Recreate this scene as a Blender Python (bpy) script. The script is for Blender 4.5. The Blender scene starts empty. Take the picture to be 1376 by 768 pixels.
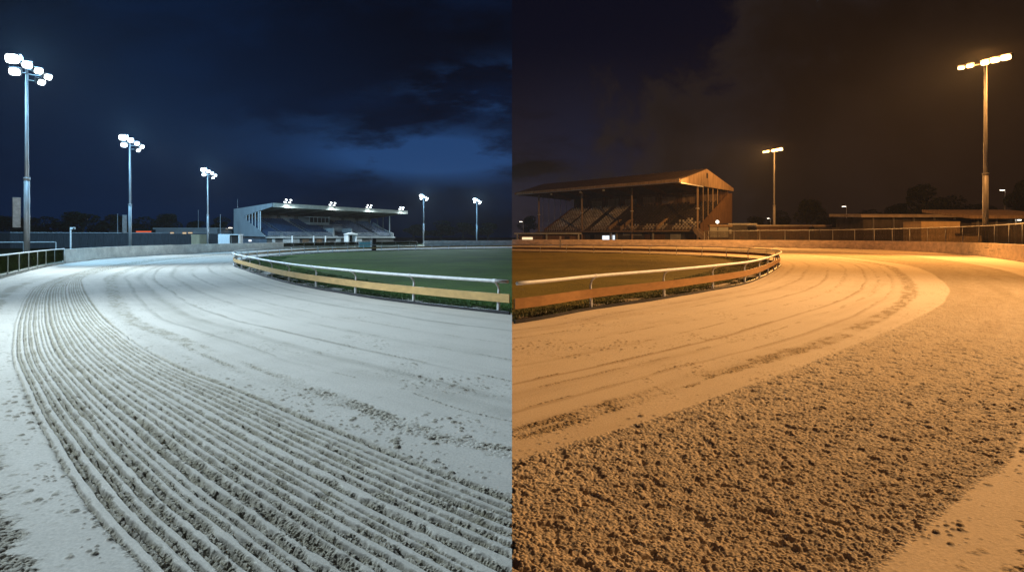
import bpy, bmesh, math, random
import numpy as np
from mathutils import Vector, Matrix
random.seed(7)
R = math.radians
sc = bpy.context.scene
COOL = bpy.data.collections.new('cool_half'); WARM = bpy.data.collections.new('warm_half')
sc.collection.children.link(COOL); sc.collection.children.link(WARM)
CUR = [COOL]

# ------------------------------------------------------------------ helpers
def link(o):
    CUR[0].objects.link(o); return o

def tag(o, label=None, cat=None, group=None, kind=None):
    if label: o['label'] = label
    if cat: o['category'] = cat
    if group: o['group'] = group
    if kind: o['kind'] = kind
    return o

def thing(name, label, cat, loc=(0, 0, 0), rz=0, group=None):
    o = bpy.data.objects.new(name, None); link(o)
    o.empty_display_size = .3
    o.location = loc; o.rotation_euler = (0, 0, rz)
    return tag(o, label, cat, group)

class MB:
    def __init__(s): s.v = []; s.f = []
    def add(s, vs, fs):
        b = len(s.v); s.v += [tuple(v) for v in vs]; s.f += [tuple(b + i for i in f) for f in fs]; return s
    def box(s, c, d, rz=0, rx=0, ry=0):
        M = Matrix.Translation(c) @ Matrix.Rotation(rz, 4, 'Z') @ Matrix.Rotation(ry, 4, 'Y') @ Matrix.Rotation(rx, 4, 'X')
        vs = [M @ Vector((x * d[0] / 2, y * d[1] / 2, z * d[2] / 2)) for x in (-1, 1) for y in (-1, 1) for z in (-1, 1)]
        return s.add(vs, [(0, 1, 3, 2), (4, 6, 7, 5), (0, 4, 5, 1), (2, 3, 7, 6), (0, 2, 6, 4), (1, 5, 7, 3)])
    def bx(s, x0, x1, y0, y1, z0, z1):
        return s.box(((x0 + x1) / 2, (y0 + y1) / 2, (z0 + z1) / 2), (x1 - x0, y1 - y0, z1 - z0))
    def tube(s, pts, r, n=8, r2=None, cap=True):
        pts = [Vector(p) for p in pts]; k = len(pts); rings = []
        up = None
        for i, p in enumerate(pts):
            t = (pts[min(i + 1, k - 1)] - pts[max(i - 1, 0)]).normalized()
            a = Vector((0, 0, 1)) if abs(t.z) < .9 else Vector((1, 0, 0))
            e1 = t.cross(a).normalized(); e2 = t.cross(e1)
            rr = r if r2 is None else r + (r2 - r) * i / (k - 1)
            rings.append([p + e1 * math.cos(2 * math.pi * j / n) * rr + e2 * math.sin(2 * math.pi * j / n) * rr for j in range(n)])
        vs = [q for g in rings for q in g]; fs = []
        for i in range(k - 1):
            for j in range(n):
                fs.append((i * n + j, i * n + (j + 1) % n, (i + 1) * n + (j + 1) % n, (i + 1) * n + j))
        if cap: fs += [tuple(range(n - 1, -1, -1)), tuple((k - 1) * n + j for j in range(n))]
        return s.add(vs, fs)
    def prism(s, prof, a0, a1, axis='x'):
        """profile in the plane across axis, extruded from a0 to a1"""
        n = len(prof)
        if axis == 'x': mk = lambda a, p: (a, p[0], p[1])
        elif axis == 'y': mk = lambda a, p: (p[0], a, p[1])
        else: mk = lambda a, p: (p[0], p[1], a)
        vs = [mk(a0, p) for p in prof] + [mk(a1, p) for p in prof]
        fs = [(i, (i + 1) % n, n + (i + 1) % n, n + i) for i in range(n)] + [tuple(range(n - 1, -1, -1)), tuple(range(n, 2 * n))]
        return s.add(vs, fs)
    def sweep(s, path, prof):
        """closed profile (out, up) swept along a ground polyline; out = left of travel"""
        k = len(path); n = len(prof); vs = []
        for i, p in enumerate(path):
            a = path[max(i - 1, 0)]; b = path[min(i + 1, k - 1)]
            tx, ty = b[0] - a[0], b[1] - a[1]; l = math.hypot(tx, ty); tx /= l; ty /= l
            for (o, u) in prof: vs.append((p[0] - ty * o, p[1] + tx * o, u))
        fs = []
        for i in range(k - 1):
            for j in range(n):
                fs.append((i * n + j, i * n + (j + 1) % n, (i + 1) * n + (j + 1) % n, (i + 1) * n + j))
        fs += [tuple(range(n - 1, -1, -1)), tuple((k - 1) * n + j for j in range(n))]
        return s.add(vs, fs)
    def build(s, name, mat, parent=None, smooth=False, bevel=0, loc=None):
        me = bpy.data.meshes.new(name); me.from_pydata(s.v, [], s.f); me.validate()
        bm = bmesh.new(); bm.from_mesh(me); bmesh.ops.recalc_face_normals(bm, faces=bm.faces); bm.to_mesh(me); bm.free()
        o = bpy.data.objects.new(name, me); link(o)
        if mat: me.materials.append(mat)
        if smooth:
            for p in me.polygons: p.use_smooth = True
        if bevel:
            m = o.modifiers.new('bev', 'BEVEL'); m.width = bevel; m.segments = 2; m.limit_method = 'ANGLE'
        if parent: o.parent = parent
        if loc: o.location = loc
        return o

def dup(o, parent=None, loc=None, rz=None):
    c = o.copy(); link(c)
    if parent: c.parent = parent
    if loc is not None: c.location = loc
    if rz is not None: c.rotation_euler.z = rz
    for ch in list(o.children): dup(ch, c)
    return c

F, H0, HC = 800.0, 318.0, 2.0            # focal length in photo pixels, horizon row, eye height
def gp(px, off):                         # surveyed ground point from its column and its drop below the horizon
    return ((px - 688) / off * HC, F * HC / off)
def at(px, Y): return (px - 688) / F * Y
def zz(py, Y): return HC + (H0 - py) / F * Y

def spline(P, step=None, n=12):
    P = [Vector((p[0], p[1])) for p in P]; out = []
    Q = [P[0] * 2 - P[1]] + P + [P[-1] * 2 - P[-2]]
    for i in range(1, len(Q) - 2):
        a, b, c, d = Q[i - 1:i + 3]
        for k in range(n):
            t = k / n
            out.append(.5 * ((2 * b) + (c - a) * t + (2 * a - 5 * b + 4 * c - d) * t * t + (3 * b - a - 3 * c + d) * t ** 3))
    out.append(P[-1])
    if step:
        L = [0]
        for i in range(1, len(out)): L.append(L[-1] + (out[i] - out[i - 1]).length)
        m = max(2, int(round(L[-1] / step)) + 1); res = []; j = 0
        for k in range(m):
            s = L[-1] * k / (m - 1)
            while j < len(L) - 2 and L[j + 1] < s: j += 1
            t = (s - L[j]) / max(1e-9, L[j + 1] - L[j]); res.append(out[j].lerp(out[j + 1], t))
        out = res
    return [(p.x, p.y) for p in out]

# ------------------------------------------------------------------ numpy noise
def h2(ix, iy, seed):
    n = (ix.astype(np.int64) * 374761393 + iy.astype(np.int64) * 668265263 + seed * 1442695041) & 0xffffffff
    n = ((n ^ (n >> 13)) * 1274126177) & 0xffffffff
    n = ((n ^ (n >> 16)) * 2246822519) & 0xffffffff
    return ((n ^ (n >> 15)) & 0xffffff).astype(np.float64) / 0x1000000
def vn(x, y, seed=0):
    ix = np.floor(x); iy = np.floor(y); fx = x - ix; fy = y - iy
    fx = fx * fx * (3 - 2 * fx); fy = fy * fy * (3 - 2 * fy)
    a = h2(ix, iy, seed); b = h2(ix + 1, iy, seed); c = h2(ix, iy + 1, seed); d = h2(ix + 1, iy + 1, seed)
    return a + (b - a) * fx + (c - a) * fy + (a - b - c + d) * fx * fy
def fbm(x, y, seed=0, o=4):
    r = 0; a = .5; t = 0
    for k in range(o):
        r = r + a * vn(x * 2 ** k + 17.3 * k, y * 2 ** k + 9.1 * k, seed + k); t += a; a *= .5
    return r / t
def pellets(x, y, size, seed, fill=1.0):
    X = x / size; Y = y / size; ix = np.floor(X); iy = np.floor(Y); best = np.zeros_like(X)
    for i in (-1, 0, 1):
        for j in (-1, 0, 1):
            cx = ix + i; cy = iy + j
            px = cx + h2(cx, cy, seed); py = cy + h2(cx, cy, seed + 1)
            r = .34 + .42 * h2(cx, cy, seed + 2)
            on = h2(cx, cy, seed + 3) < fill
            q = r * r - (X - px) ** 2 - (Y - py) ** 2
            best = np.maximum(best, np.where(on, np.sqrt(np.maximum(q, 0)), 0))
    return best * size
def sstep(a, b, x):
    t = np.clip((x - a) / (b - a), 0, 1); return t * t * (3 - 2 * t)

# ------------------------------------------------------------------ materials
def nd(nt, typ, **kw):
    n = nt.nodes.new(typ)
    for k, v in kw.items():
        if k in n.inputs: n.inputs[k].default_value = v
        else: setattr(n, k, v)
    return n
def mat(name, col, rough=.7, metal=0, var=.18, scale=3.0, bump=.0, bscale=40, streak=None, spec=.4):
    """plain painted / mineral surface with blotchy wear and grain"""
    m = bpy.data.materials.new(name); m.use_nodes = True; nt = m.node_tree; b = nt.nodes['Principled BSDF']
    b.inputs['Roughness'].default_value = rough; b.inputs['Metallic'].default_value = metal
    b.inputs['Specular IOR Level'].default_value = spec
    tc = nd(nt, 'ShaderNodeTexCoord'); mp = nd(nt, 'ShaderNodeMapping')
    if streak: mp.inputs['Scale'].default_value = streak
    nt.links.new(tc.outputs['Object'], mp.inputs['Vector'])
    n1 = nd(nt, 'ShaderNodeTexNoise', Scale=scale, Detail=8.0, Roughness=.65); nt.links.new(mp.outputs[0], n1.inputs['Vector'])
    rp = nd(nt, 'ShaderNodeValToRGB'); nt.links.new(n1.outputs['Fac'], rp.inputs[0])
    lo = [c * (1 - var * 1.6) for c in col]; hi = [min(1, c * (1 + var)) for c in col]
    rp.color_ramp.elements[0].position = .3; rp.color_ramp.elements[0].color = (*lo, 1)
    rp.color_ramp.elements[1].position = .7; rp.color_ramp.elements[1].color = (*hi, 1)
    nt.links.new(rp.outputs[0], b.inputs['Base Color'])
    if bump:
        n2 = nd(nt, 'ShaderNodeTexNoise', Scale=bscale, Detail=4.0); nt.links.new(mp.outputs[0], n2.inputs['Vector'])
        bp = nd(nt, 'ShaderNodeBump', Strength=bump, Distance=.02); nt.links.new(n2.outputs['Fac'], bp.inputs['Height'])
        nt.links.new(bp.outputs[0], b.inputs['Normal'])
    return m
def emit(name, col, strength):
    m = bpy.data.materials.new(name); m.use_nodes = True; nt = m.node_tree; b = nt.nodes['Principled BSDF']
    b.inputs['Base Color'].default_value = (.02, .02, .02, 1); b.inputs['Emission Color'].default_value = (*col, 1)
    b.inputs['Emission Strength'].default_value = strength
    m.cycles.emission_sampling = 'NONE'
    return m

def sand(name, smooth, rough_c, dark):
    m = bpy.data.materials.new(name); m.use_nodes = True; nt = m.node_tree; b = nt.nodes['Principled BSDF']
    b.inputs['Roughness'].default_value = .95; b.inputs['Specular IOR Level'].default_value = .1
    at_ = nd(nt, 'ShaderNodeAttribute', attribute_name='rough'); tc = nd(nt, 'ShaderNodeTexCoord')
    at2 = nd(nt, 'ShaderNodeAttribute', attribute_name='streak')
    n1 = nd(nt, 'ShaderNodeTexNoise', Scale=.9, Detail=8.0, Roughness=.6); nt.links.new(tc.outputs['Object'], n1.inputs['Vector'])
    n2 = nd(nt, 'ShaderNodeTexNoise', Scale=38., Detail=5.0, Roughness=.7); nt.links.new(tc.outputs['Object'], n2.inputs['Vector'])
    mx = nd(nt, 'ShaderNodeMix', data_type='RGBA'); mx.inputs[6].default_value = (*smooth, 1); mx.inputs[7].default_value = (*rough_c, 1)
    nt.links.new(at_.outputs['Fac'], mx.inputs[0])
    # damp patches and drag streaks
    ma = nd(nt, 'ShaderNodeMath', operation='MULTIPLY_ADD'); ma.inputs[1].default_value = .55; nt.links.new(n1.outputs['Fac'], ma.inputs[0]); nt.links.new(at2.outputs['Fac'], ma.inputs[2])
    mr = nd(nt, 'ShaderNodeMapRange'); mr.inputs[1].default_value = .28; mr.inputs[2].default_value = .95; mr.inputs[3].default_value = 0; mr.inputs[4].default_value = .85
    nt.links.new(ma.outputs[0], mr.inputs[0])
    mx2 = nd(nt, 'ShaderNodeMix', data_type='RGBA'); mx2.inputs[7].default_value = (*dark, 1)
    nt.links.new(mx.outputs[2], mx2.inputs[6]); nt.links.new(mr.outputs[0], mx2.inputs[0])
    # grain
    mr2 = nd(nt, 'ShaderNodeMapRange'); mr2.inputs[1].default_value = .3; mr2.inputs[2].default_value = .7; mr2.inputs[3].default_value = .80; mr2.inputs[4].default_value = 1.12
    nt.links.new(n2.outputs['Fac'], mr2.inputs[0])
    mx3 = nd(nt, 'ShaderNodeMix', data_type='RGBA', blend_type='MULTIPLY'); mx3.inputs[0].default_value = 1
    nt.links.new(mx2.outputs[2], mx3.inputs[6]); nt.links.new(mr2.outputs[0], mx3.inputs[7])
    nt.links.new(mx3.outputs[2], b.inputs['Base Color'])
    vo = nd(nt, 'ShaderNodeTexVoronoi', Scale=55.0); nt.links.new(tc.outputs['Object'], vo.inputs['Vector'])
    mm = nd(nt, 'ShaderNodeMath', operation='MULTIPLY'); nt.links.new(vo.outputs['Distance'], mm.inputs[0]); nt.links.new(at_.outputs['Fac'], mm.inputs[1])
    m3 = nd(nt, 'ShaderNodeMath', operation='MULTIPLY_ADD'); m3.inputs[1].default_value = -.9; nt.links.new(mm.outputs[0], m3.inputs[0])
    m4 = nd(nt, 'ShaderNodeMath', operation='MULTIPLY'); m4.inputs[1].default_value = .3; nt.links.new(n2.outputs['Fac'], m4.inputs[0])
    nt.links.new(m4.outputs[0], m3.inputs[2])
    bp = nd(nt, 'ShaderNodeBump', Strength=.55, Distance=.02); nt.links.new(m3.outputs[0], bp.inputs['Height'])
    nt.links.new(bp.outputs[0], b.inputs['Normal'])
    return m

def grass_mat(name, a, c):
    m = bpy.data.materials.new(name); m.use_nodes = True; nt = m.node_tree; b = nt.nodes['Principled BSDF']
    b.inputs['Roughness'].default_value = .9; b.inputs['Specular IOR Level'].default_value = .08
    tc = nd(nt, 'ShaderNodeTexCoord')
    n1 = nd(nt, 'ShaderNodeTexNoise', Scale=.16, Detail=9.0, Roughness=.7); nt.links.new(tc.outputs['Object'], n1.inputs['Vector'])
    n2 = nd(nt, 'ShaderNodeTexNoise', Scale=9., Detail=6.0, Roughness=.8); nt.links.new(tc.outputs['Object'], n2.inputs['Vector'])
    ad = nd(nt, 'ShaderNodeMath', operation='ADD'); nt.links.new(n1.outputs['Fac'], ad.inputs[0]); nt.links.new(n2.outputs['Fac'], ad.inputs[1])
    rp = nd(nt, 'ShaderNodeValToRGB'); rp.color_ramp.elements[0].position = .42; rp.color_ramp.elements[1].position = .60
    hf = nd(nt, 'ShaderNodeMath', operation='MULTIPLY'); hf.inputs[1].default_value = .5; nt.links.new(ad.outputs[0], hf.inputs[0])
    rp.color_ramp.elements[0].color = (*a, 1); rp.color_ramp.elements[1].color = (*c, 1)
    nt.links.new(hf.outputs[0], rp.inputs[0]); nt.links.new(rp.outputs[0], b.inputs['Base Color'])
    bp = nd(nt, 'ShaderNodeBump', Strength=1, Distance=.08); nt.links.new(n2.outputs['Fac'], bp.inputs['Height']); nt.links.new(bp.outputs[0], b.inputs['Normal'])
    return m

def sheer(name, col, alpha):
    """dark tinted panel or woven wire that half shows what is behind it"""
    m = bpy.data.materials.new(name); m.use_nodes = True; nt = m.node_tree; b = nt.nodes['Principled BSDF']
    b.inputs['Base Color'].default_value = (*col, 1); b.inputs['Roughness'].default_value = .55; b.inputs['Specular IOR Level'].default_value = 0
    tc = nd(nt, 'ShaderNodeTexCoord'); n1 = nd(nt, 'ShaderNodeTexNoise', Scale=2.2, Detail=6.0); nt.links.new(tc.outputs['Object'], n1.inputs['Vector'])
    mr = nd(nt, 'ShaderNodeMapRange'); mr.inputs[1].default_value = .3; mr.inputs[2].default_value = .7; mr.inputs[3].default_value = alpha * .75; mr.inputs[4].default_value = min(1, alpha * 1.2)
    nt.links.new(n1.outputs['Fac'], mr.inputs[0]); nt.links.new(mr.outputs[0], b.inputs['Alpha'])
    return m

M = dict(
    white=mat('white_paint', (.72, .73, .73), .5, var=.12, scale=6),
    galv=mat('galvanised_steel', (.42, .43, .44), .45, .6, var=.2, scale=5),
    pole=mat('pole_paint', (.45, .46, .47), .5, .2, var=.18, scale=2.5, streak=(4, 4, .6)),
    dark=mat('dark_metal', (.03, .03, .035), .5, var=.2),
    tanboard=mat('tan_board', (.60, .38, .15), .6, var=.14, scale=2.5, streak=(1, 1, 3)),
    orangeboard=mat('orange_board', (.31, .155, .05), .6, var=.16, scale=2.5, streak=(1, 1, 3)),
    conc=mat('painted_concrete', (.84, .82, .76), .85, var=.18, scale=.8, bump=.3, bscale=25, streak=(1, 1, 1.6)),
    concw=mat('weathered_concrete', (.76, .64, .56), .85, var=.24, scale=.9, bump=.3, bscale=25, streak=(1, 1, 2.2)),
    kerb=mat('kerb_concrete', (.42, .40, .34), .9, var=.25, scale=3, bump=.4),
    fence=mat('fence_boards', (.065, .07, .078), .85, var=.35, scale=3, streak=(5, 5, .3)),
    clad=mat('grey_cladding', (.33, .34, .35), .7, var=.12, scale=.7, streak=(1, 1, .4)),
    fascia=mat('pale_fascia', (.62, .61, .52), .6, var=.14, scale=.8),
    soffit=mat('soffit', (.20, .20, .18), .8, var=.2, scale=.6),
    seatblue=mat('blue_seat', (.05, .09, .17), .5, var=.2, scale=1),
    seatdark=mat('dark_seat', (.07, .06, .05), .6, var=.3, scale=1),
    seatpale=mat('pale_seat', (.68, .66, .60), .5, var=.4, scale=.5),
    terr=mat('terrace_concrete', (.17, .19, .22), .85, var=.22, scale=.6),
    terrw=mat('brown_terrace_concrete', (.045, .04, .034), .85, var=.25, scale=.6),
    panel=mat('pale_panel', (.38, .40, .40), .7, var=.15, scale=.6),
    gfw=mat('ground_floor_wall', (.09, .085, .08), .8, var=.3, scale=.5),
    brown=mat('brown_boarding', (.15, .09, .05), .8, var=.3, scale=1.2, streak=(3, 3, .3)),
    gable=mat('timber_gable', (.36, .27, .19), .8, var=.28, scale=1.0, streak=(3, 3, .25)),
    roofw=mat('dark_roof_sheet', (.10, .075, .06), .75, var=.3, scale=.5, streak=(1, 1, 1)),
    shedroof=mat('shed_roof', (.5, .44, .37), .6, var=.25, scale=.6),
    shedwall=mat('shed_wall', (.10, .09, .08), .85, var=.3, scale=.6),
    tanbox=mat('tan_container', (.52, .40, .25), .7, var=.12, scale=1.5, streak=(1, 1, .3)),
    teal=sheer('teal_panel', (.20, .42, .44), .85),
    glass=sheer('olive_tinted_panel', (.022, .030, .008), .97),
    wire=sheer('woven_wire', (.10, .085, .07), .42),
    bark=mat('bark', (.05, .04, .03), .9, var=.3),
    leaf=mat('dark_leaves', (.024, .036, .014), .8, var=.4, scale=.4),
    black=mat('black_panel', (.012, .012, .012), .6, var=.2),
    coolflat=emit('cool_lens', (.80, .93, 1.0), 9),
    coolsmall=emit('cool_stand_lens', (.85, .93, 1.0), 7),
    warmflat=emit('sodium_lens', (1.0, .62, .22), 10),
    bulb=emit('white_bulb', (1.0, .88, .7), 5),
    winwarm=emit('warm_lit_window', (1.0, .72, .40), 1.2),
    wincool=emit('cool_lit_window', (.85, .92, 1.0), 1.3),
    redlit=emit('red_lit_strip', (1.0, .16, .06), .9),
)

# ------------------------------------------------------------------ plan of the two bends (metres)
PLAN = {}
PLAN[-1] = dict(
    W=[(9, -14), (-2, -6), (-9, 3), (-15.5, 13.5), (-23.3, 27.1), (-31.9, 42.6), (-36.7, 57), (-37.6, 73), (-36.2, 94), (-29.7, 114), (-18, 124), (0, 133), (12, 137)],
    A=[(6, -4.5), (2, -.6), (-.6, 2.05), (-2.2, 3.56), (-3, 4.27), (-4.29, 5.56), (-6.16, 7.55), (-9.5, 11.3), (-16.7, 20.5), (-20.8, 26.7), (-28, 41), (-33, 57), (-33.7, 76), (-30, 93), (-15, 113), (0, 122), (10, 126)],
    B=[(6, -1), (2.6, 2.4), (0, 4.6), (-.89, 5.37), (-3.3, 7.6), (-5.4, 9.5), (-7.7, 12), (-11.3, 16.3), (-17.4, 24.2), (-22, 31), (-27.6, 44), (-30.6, 58), (-31, 74), (-27.5, 90), (-14, 110), (0, 119), (10, 123)],
    C=[(6, 0), (2.6, 3.2), (0, 5.46), (-1.03, 6.2), (-2.1, 7.3), (-3.87, 8.9), (-6.7, 11.8), (-10, 15.4), (-16.4, 24.4), (-20.8, 31.2), (-26.3, 43.5), (-29, 57), (-29.5, 72), (-26, 87), (-13.5, 106), (0, 115), (10, 119)],
    R=[(9, 9.5), (4, 12.6), (0, 15.4), (-3.03, 18), (-5.44, 20.5), (-9.8, 26), (-15.8, 35.5), (-19.3, 41.5), (-22, 47.8), (-24, 55), (-24.8, 63), (-24.4, 72), (-22.4, 80), (-19.4, 86), (-10.7, 97), (0, 104), (8, 107)])
PLAN[1] = dict(
    W=[(-8, -14), (3, -5), (12, 4.5), (24, 21), (38.2, 44.4), (47.7, 62), (52.6, 78.4), (53.5, 96), (47, 109), (36, 114.5), (18.8, 123), (0, 128), (-10, 130)],
    A=[(-6, -3.5), (-2, 0), (.6, 2.2), (2.15, 3.56), (2.97, 4.2), (3.8, 4.86), (5.2, 6.06), (13, 14), (25.5, 29.6), (34, 44), (41, 61), (44, 80), (40, 97), (30, 107), (15, 115), (0, 121), (-10, 123)],
    B=[(-6, 1), (-2.5, 3.6), (0, 5.33), (.83, 5.95), (1.75, 6.7), (2.98, 7.84), (6.07, 10.8), (9.14, 13.8), (12.97, 18), (17, 23.2), (23, 32.7), (28.3, 43.2), (32, 57), (33, 75), (27, 91), (13, 103), (0, 110), (-10, 113)],
    C=[(-6, 2), (-2.5, 4.4), (0, 6.06), (.8, 6.7), (1.9, 7.7), (3.08, 8.8), (4.17, 9.76), (6.9, 12.3), (11.8, 18), (15.9, 23.8), (21.8, 33.6), (26.9, 43.7), (30.3, 57), (31, 74), (25, 89), (12, 100), (0, 106.5), (-10, 110)],
    R=[(-8, 8), (-3.5, 11.2), (0, 13.8), (2.25, 16.5), (5.1, 19.5), (7.66, 22.5), (9.9, 25.4), (12.4, 29.6), (15.4, 35.2), (18.6, 41.5), (20.8, 47), (21.8, 52), (21.3, 58), (19.8, 63), (17.8, 67), (15.2, 70.6), (11.6, 74), (5.3, 78.6), (0, 82), (-8, 86)])

def sdist(px, py, curve, side):
    """signed distance to a curve (positive towards the infield) and arc length of the nearest point"""
    c = np.array(spline(curve, n=6)); best = np.full(px.shape, 1e18); sg = np.zeros(px.shape); sa = np.zeros(px.shape); L = 0.0
    for i in range(len(c) - 1):
        a = c[i]; d = c[i + 1] - a; l2 = d @ d; l = math.sqrt(l2)
        t = np.clip(((px - a[0]) * d[0] + (py - a[1]) * d[1]) / l2, 0, 1)
        qx = px - a[0] - t * d[0]; qy = py - a[1] - t * d[1]; dd = qx * qx + qy * qy
        cr = d[0] * (py - a[1]) - d[1] * (px - a[0])
        m = dd < best; best = np.where(m, dd, best); sg = np.where(m, np.sign(cr), sg); sa = np.where(m, L + t * l, sa); L += l
    return np.sqrt(best) * sg * side, sa

def track(side, name, material, seed):
    # fan-shaped tessellation: fine close up, coarser far away
    ks = np.concatenate([np.linspace(0, .93, 900), np.linspace(.94, 2.2, 90)])
    off = np.concatenate([np.linspace(1050, 480, 60, endpoint=False), np.linspace(480, 200, 760, endpoint=False), np.linspace(200, 60, 300, endpoint=False), np.linspace(60, 10.6, 150)])
    Ys = F * HC / off
    C0 = 1.6
    nk, ny = len(ks), len(Ys)
    X = side * ks[None, :] * (Ys[:, None] + C0); Y = np.repeat(Ys[:, None], nk, 1)
    # distances on a coarse lattice of the same fan, then bilinear
    ki = np.unique(np.r_[np.arange(0, nk, 10), nk - 1]); yi = np.unique(np.r_[np.arange(0, ny, 6), ny - 1])
    Xc = X[np.ix_(yi, ki)]; Yc = Y[np.ix_(yi, ki)]
    fi = np.interp(np.arange(ny), yi, np.arange(len(yi))); fk = np.interp(np.arange(nk), ki, np.arange(len(ki)))
    i0 = np.minimum(fi.astype(int), len(yi) - 2); k0 = np.minimum(fk.astype(int), len(ki) - 2)
    a = (fi - i0)[:, None]; b = (fk - k0)[None, :]
    def up(Z):
        Z0 = Z[i0]; Z1 = Z[i0 + 1]
        return (Z0[:, k0] * (1 - b) + Z0[:, k0 + 1] * b) * (1 - a) + (Z1[:, k0] * (1 - b) + Z1[:, k0 + 1] * b) * a
    D = {}
    sgn = -1 if side < 0 else 1      # left bend: infield lies right of travel
    for k in 'WABCR':
        d, s = sdist(Xc, Yc, PLAN[side][k], sgn); D[k] = up(d)
        if k == 'B': S = up(s)
    dW, dA, dB, dC, dR = (D[k] for k in 'WABCR')
    lod = 1 / (1 + (Y / (16.0 if side < 0 else 22.0)) ** 2)                      # fine relief fades where the mesh can no longer carry it
    mid = 1 / (1 + (Y / 45.0) ** 2)
    wob = (fbm(S * .35, dB * .2, seed + 40) - .5)
    z = (fbm(X * .5, Y * .5, seed) - .5) * .03
    rough = np.zeros_like(X); streak = np.zeros_like(X)
    big = pellets(X, Y, .050, seed + 3, .7); small = pellets(X, Y, .025, seed + 9)
    tiny = pellets(X, Y, .016, seed + 13); crum = fbm(X * 9, Y * 9, seed + 17, 4) - .5
    pit = fbm(X * 7, Y * 7, seed + 21, 3); blotch = fbm(X * 1.7, Y * 1.7, seed + 25)
    inAB = sstep(-.04, .05, dA + wob * .05) * sstep(-.04, .05, -dB + wob * .12)
    fr = np.clip(dA / np.maximum(dA - dB, 1e-3), 0, 1)
    if side < 0:
        n = 22.0
        ph = fr * n + .16 * np.sin(fr * 23) + .12 * np.sin(fr * 41 + 1) + wob * .30 + (fbm(S * .9, fr * 40, seed + 31) - .5) * .22
        idx = np.floor(ph); p = ph - idx
        w = .54 + .28 * h2(idx, idx * 0, seed + 50) + .22 * (vn(S * .45, idx * 3.7, seed + 52) - .5)
        # each bay: a flat dragged lane then two or three harrow furrows of crumbled sand
        jag = (pit - .5) * .42 + crum * .2
        rm = sstep(-.02, .09, p + jag * .6) * sstep(-.05, .12, w - p + jag)
        sub = .5 + .5 * np.cos((p / w) * math.pi * 2 * np.where(h2(idx, idx * 0 + 3, seed + 51) > .45, 2, 1) + wob)
        rm = rm * inAB
        prof = rm * (-.011 + .014 * sub) + inAB * (1 - rm) * .006
        teeth = np.maximum(0, vn(S * 9, fr * n * 3.2, seed + 60) - .42)
        z = z + prof * (.35 + .65 * mid) + rm * ((big * .3 + small * .75 + tiny * .7 + crum * .03) * lod - .018 * lod - teeth * .11 * lod * (1 - sub * .5))
        rough = rm * (.60 + .40 * (1 - sub)) * (.9 + .5 * (pit - .5))
        # fine combed lines in the flat lanes
        z = z + inAB * (1 - rm) * .004 * np.sin(ph * 55) * lod
        strip = sstep(-.92, -.70, dA + crum * .35) * sstep(-.36, -.5, dA + crum * .35) * sstep(.26, .42, vn(S * .9, dA * 1.2, seed + 71)) * np.where(Y < 26, 1, .25)
    else:
        st = fbm(S * .25, dB * 2.6, seed + 61)
        rm = inAB
        deep = sstep(.58, .74, fbm(X * 11, Y * 11, seed + 23, 3))
        z = z + rm * ((big * .35 * (.3 + 1.1 * blotch) + small * .62 + tiny * .5 + crum * .020) * lod - .016 * lod - deep * .022 * lod + (st - .5) * .024 * mid + (blotch - .5) * .018 * mid)
        far = sstep(24, 60, Y)
        rough = rm * (.70 + .5 * (pit - .5) + .4 * (st - .5)) * (.36 + .74 * sstep(6, 22, Y))  # colour darkens with distance, standing in for relief shading lost far off
        # the far straight is dragged into lanes
        jag = (pit - .5) * .26
        strip = sstep(-1.15, -.85, dA + crum * .5) * sstep(-.45, -.62, dA + crum * .5) * sstep(.22, .42, vn(S * .7, dA * 1.4, seed + 71)) * np.where(Y < 30, 1, .3)
    # crumb strip beside the worked band and thin crumb lines further in
    crumb = strip
    wC = .12 + .12 * vn(S * .35, S * 0, seed + 80) + .005 * np.minimum(Y, 45)
    cm = sstep(wC, wC * .45, np.abs(dC) + crum * .22) * sstep(.18, .45, vn(S * .8, dC * 4, seed + 81) + .10 + .25 * sstep(8, 25, Y))
    crumb = np.maximum(crumb, cm * (.35 + .65 * sstep(.38, .58, fbm(S * 3.1, dC * 9, seed + 150, 3))))
    g = np.clip(dC / np.maximum(dC - dR, 1e-3), 0, 1)
    for k, (f, wd, den, amt) in enumerate([(.10, .03, .46, .6), (.19, .07, .52, .5), (.27, .03, .42, .9), (.41, .05, .54, .6), (.55, .03, .5, .7), (.72, .04, .55, .6), (.86, .05, .5, .5)]):
        dl = (g - f) * np.maximum(dC - dR, .1) + (fbm(S * .2, S * 0 + k, seed + 84) - .5) * .22
        ww = wd * (.8 + Y * .035)
        ln = sstep(ww, ww * .3, np.abs(dl)) * sstep(.22, .45, dC)
        crumb = np.maximum(crumb, amt * ln * sstep(den, den + .10, vn(S * 2.2, dl * 14 + k * 7, seed + 85 + k)))
        streak = streak + .80 * sstep(ww * 2.2, 0, np.abs(dl + .05)) * sstep(.18, .60, vn(S * .11, S * 0 + k * 5, seed + 140)) * (dC > 0) * (.4 + .6 * vn(S * .15, S * 0 + k * 3, seed + 95)) * amt
    # stray crumbs
    stray = sstep(.42, .70, fbm(X * 1.1, Y * 1.1, seed + 88, 4)) * sstep(.35, .65, vn(S * .45, dC * .9, seed + 89)) * .8
    fringe0 = sstep(.30, .60, fbm(X * 2.3, Y * 2.3, seed + 120, 3)) * np.maximum(sstep(.5, 0, np.abs(dB)), sstep(.5, 0, np.abs(dA)))
    lone = np.maximum(pellets(X, Y, .050, seed + 130, .07), pellets(X, Y, .028, seed + 134, .10) * .9)
    loose = np.maximum(fringe0 * .9, stray) * (1 - inAB) * lone
    crumb = crumb * (1 - rm)
    peb = np.maximum(pellets(X, Y, .045, seed + 5, .7) * .8, small * .8)
    z = z + crumb * (peb - .012) * np.maximum(lod, .25) + loose * .8 * lod
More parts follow.
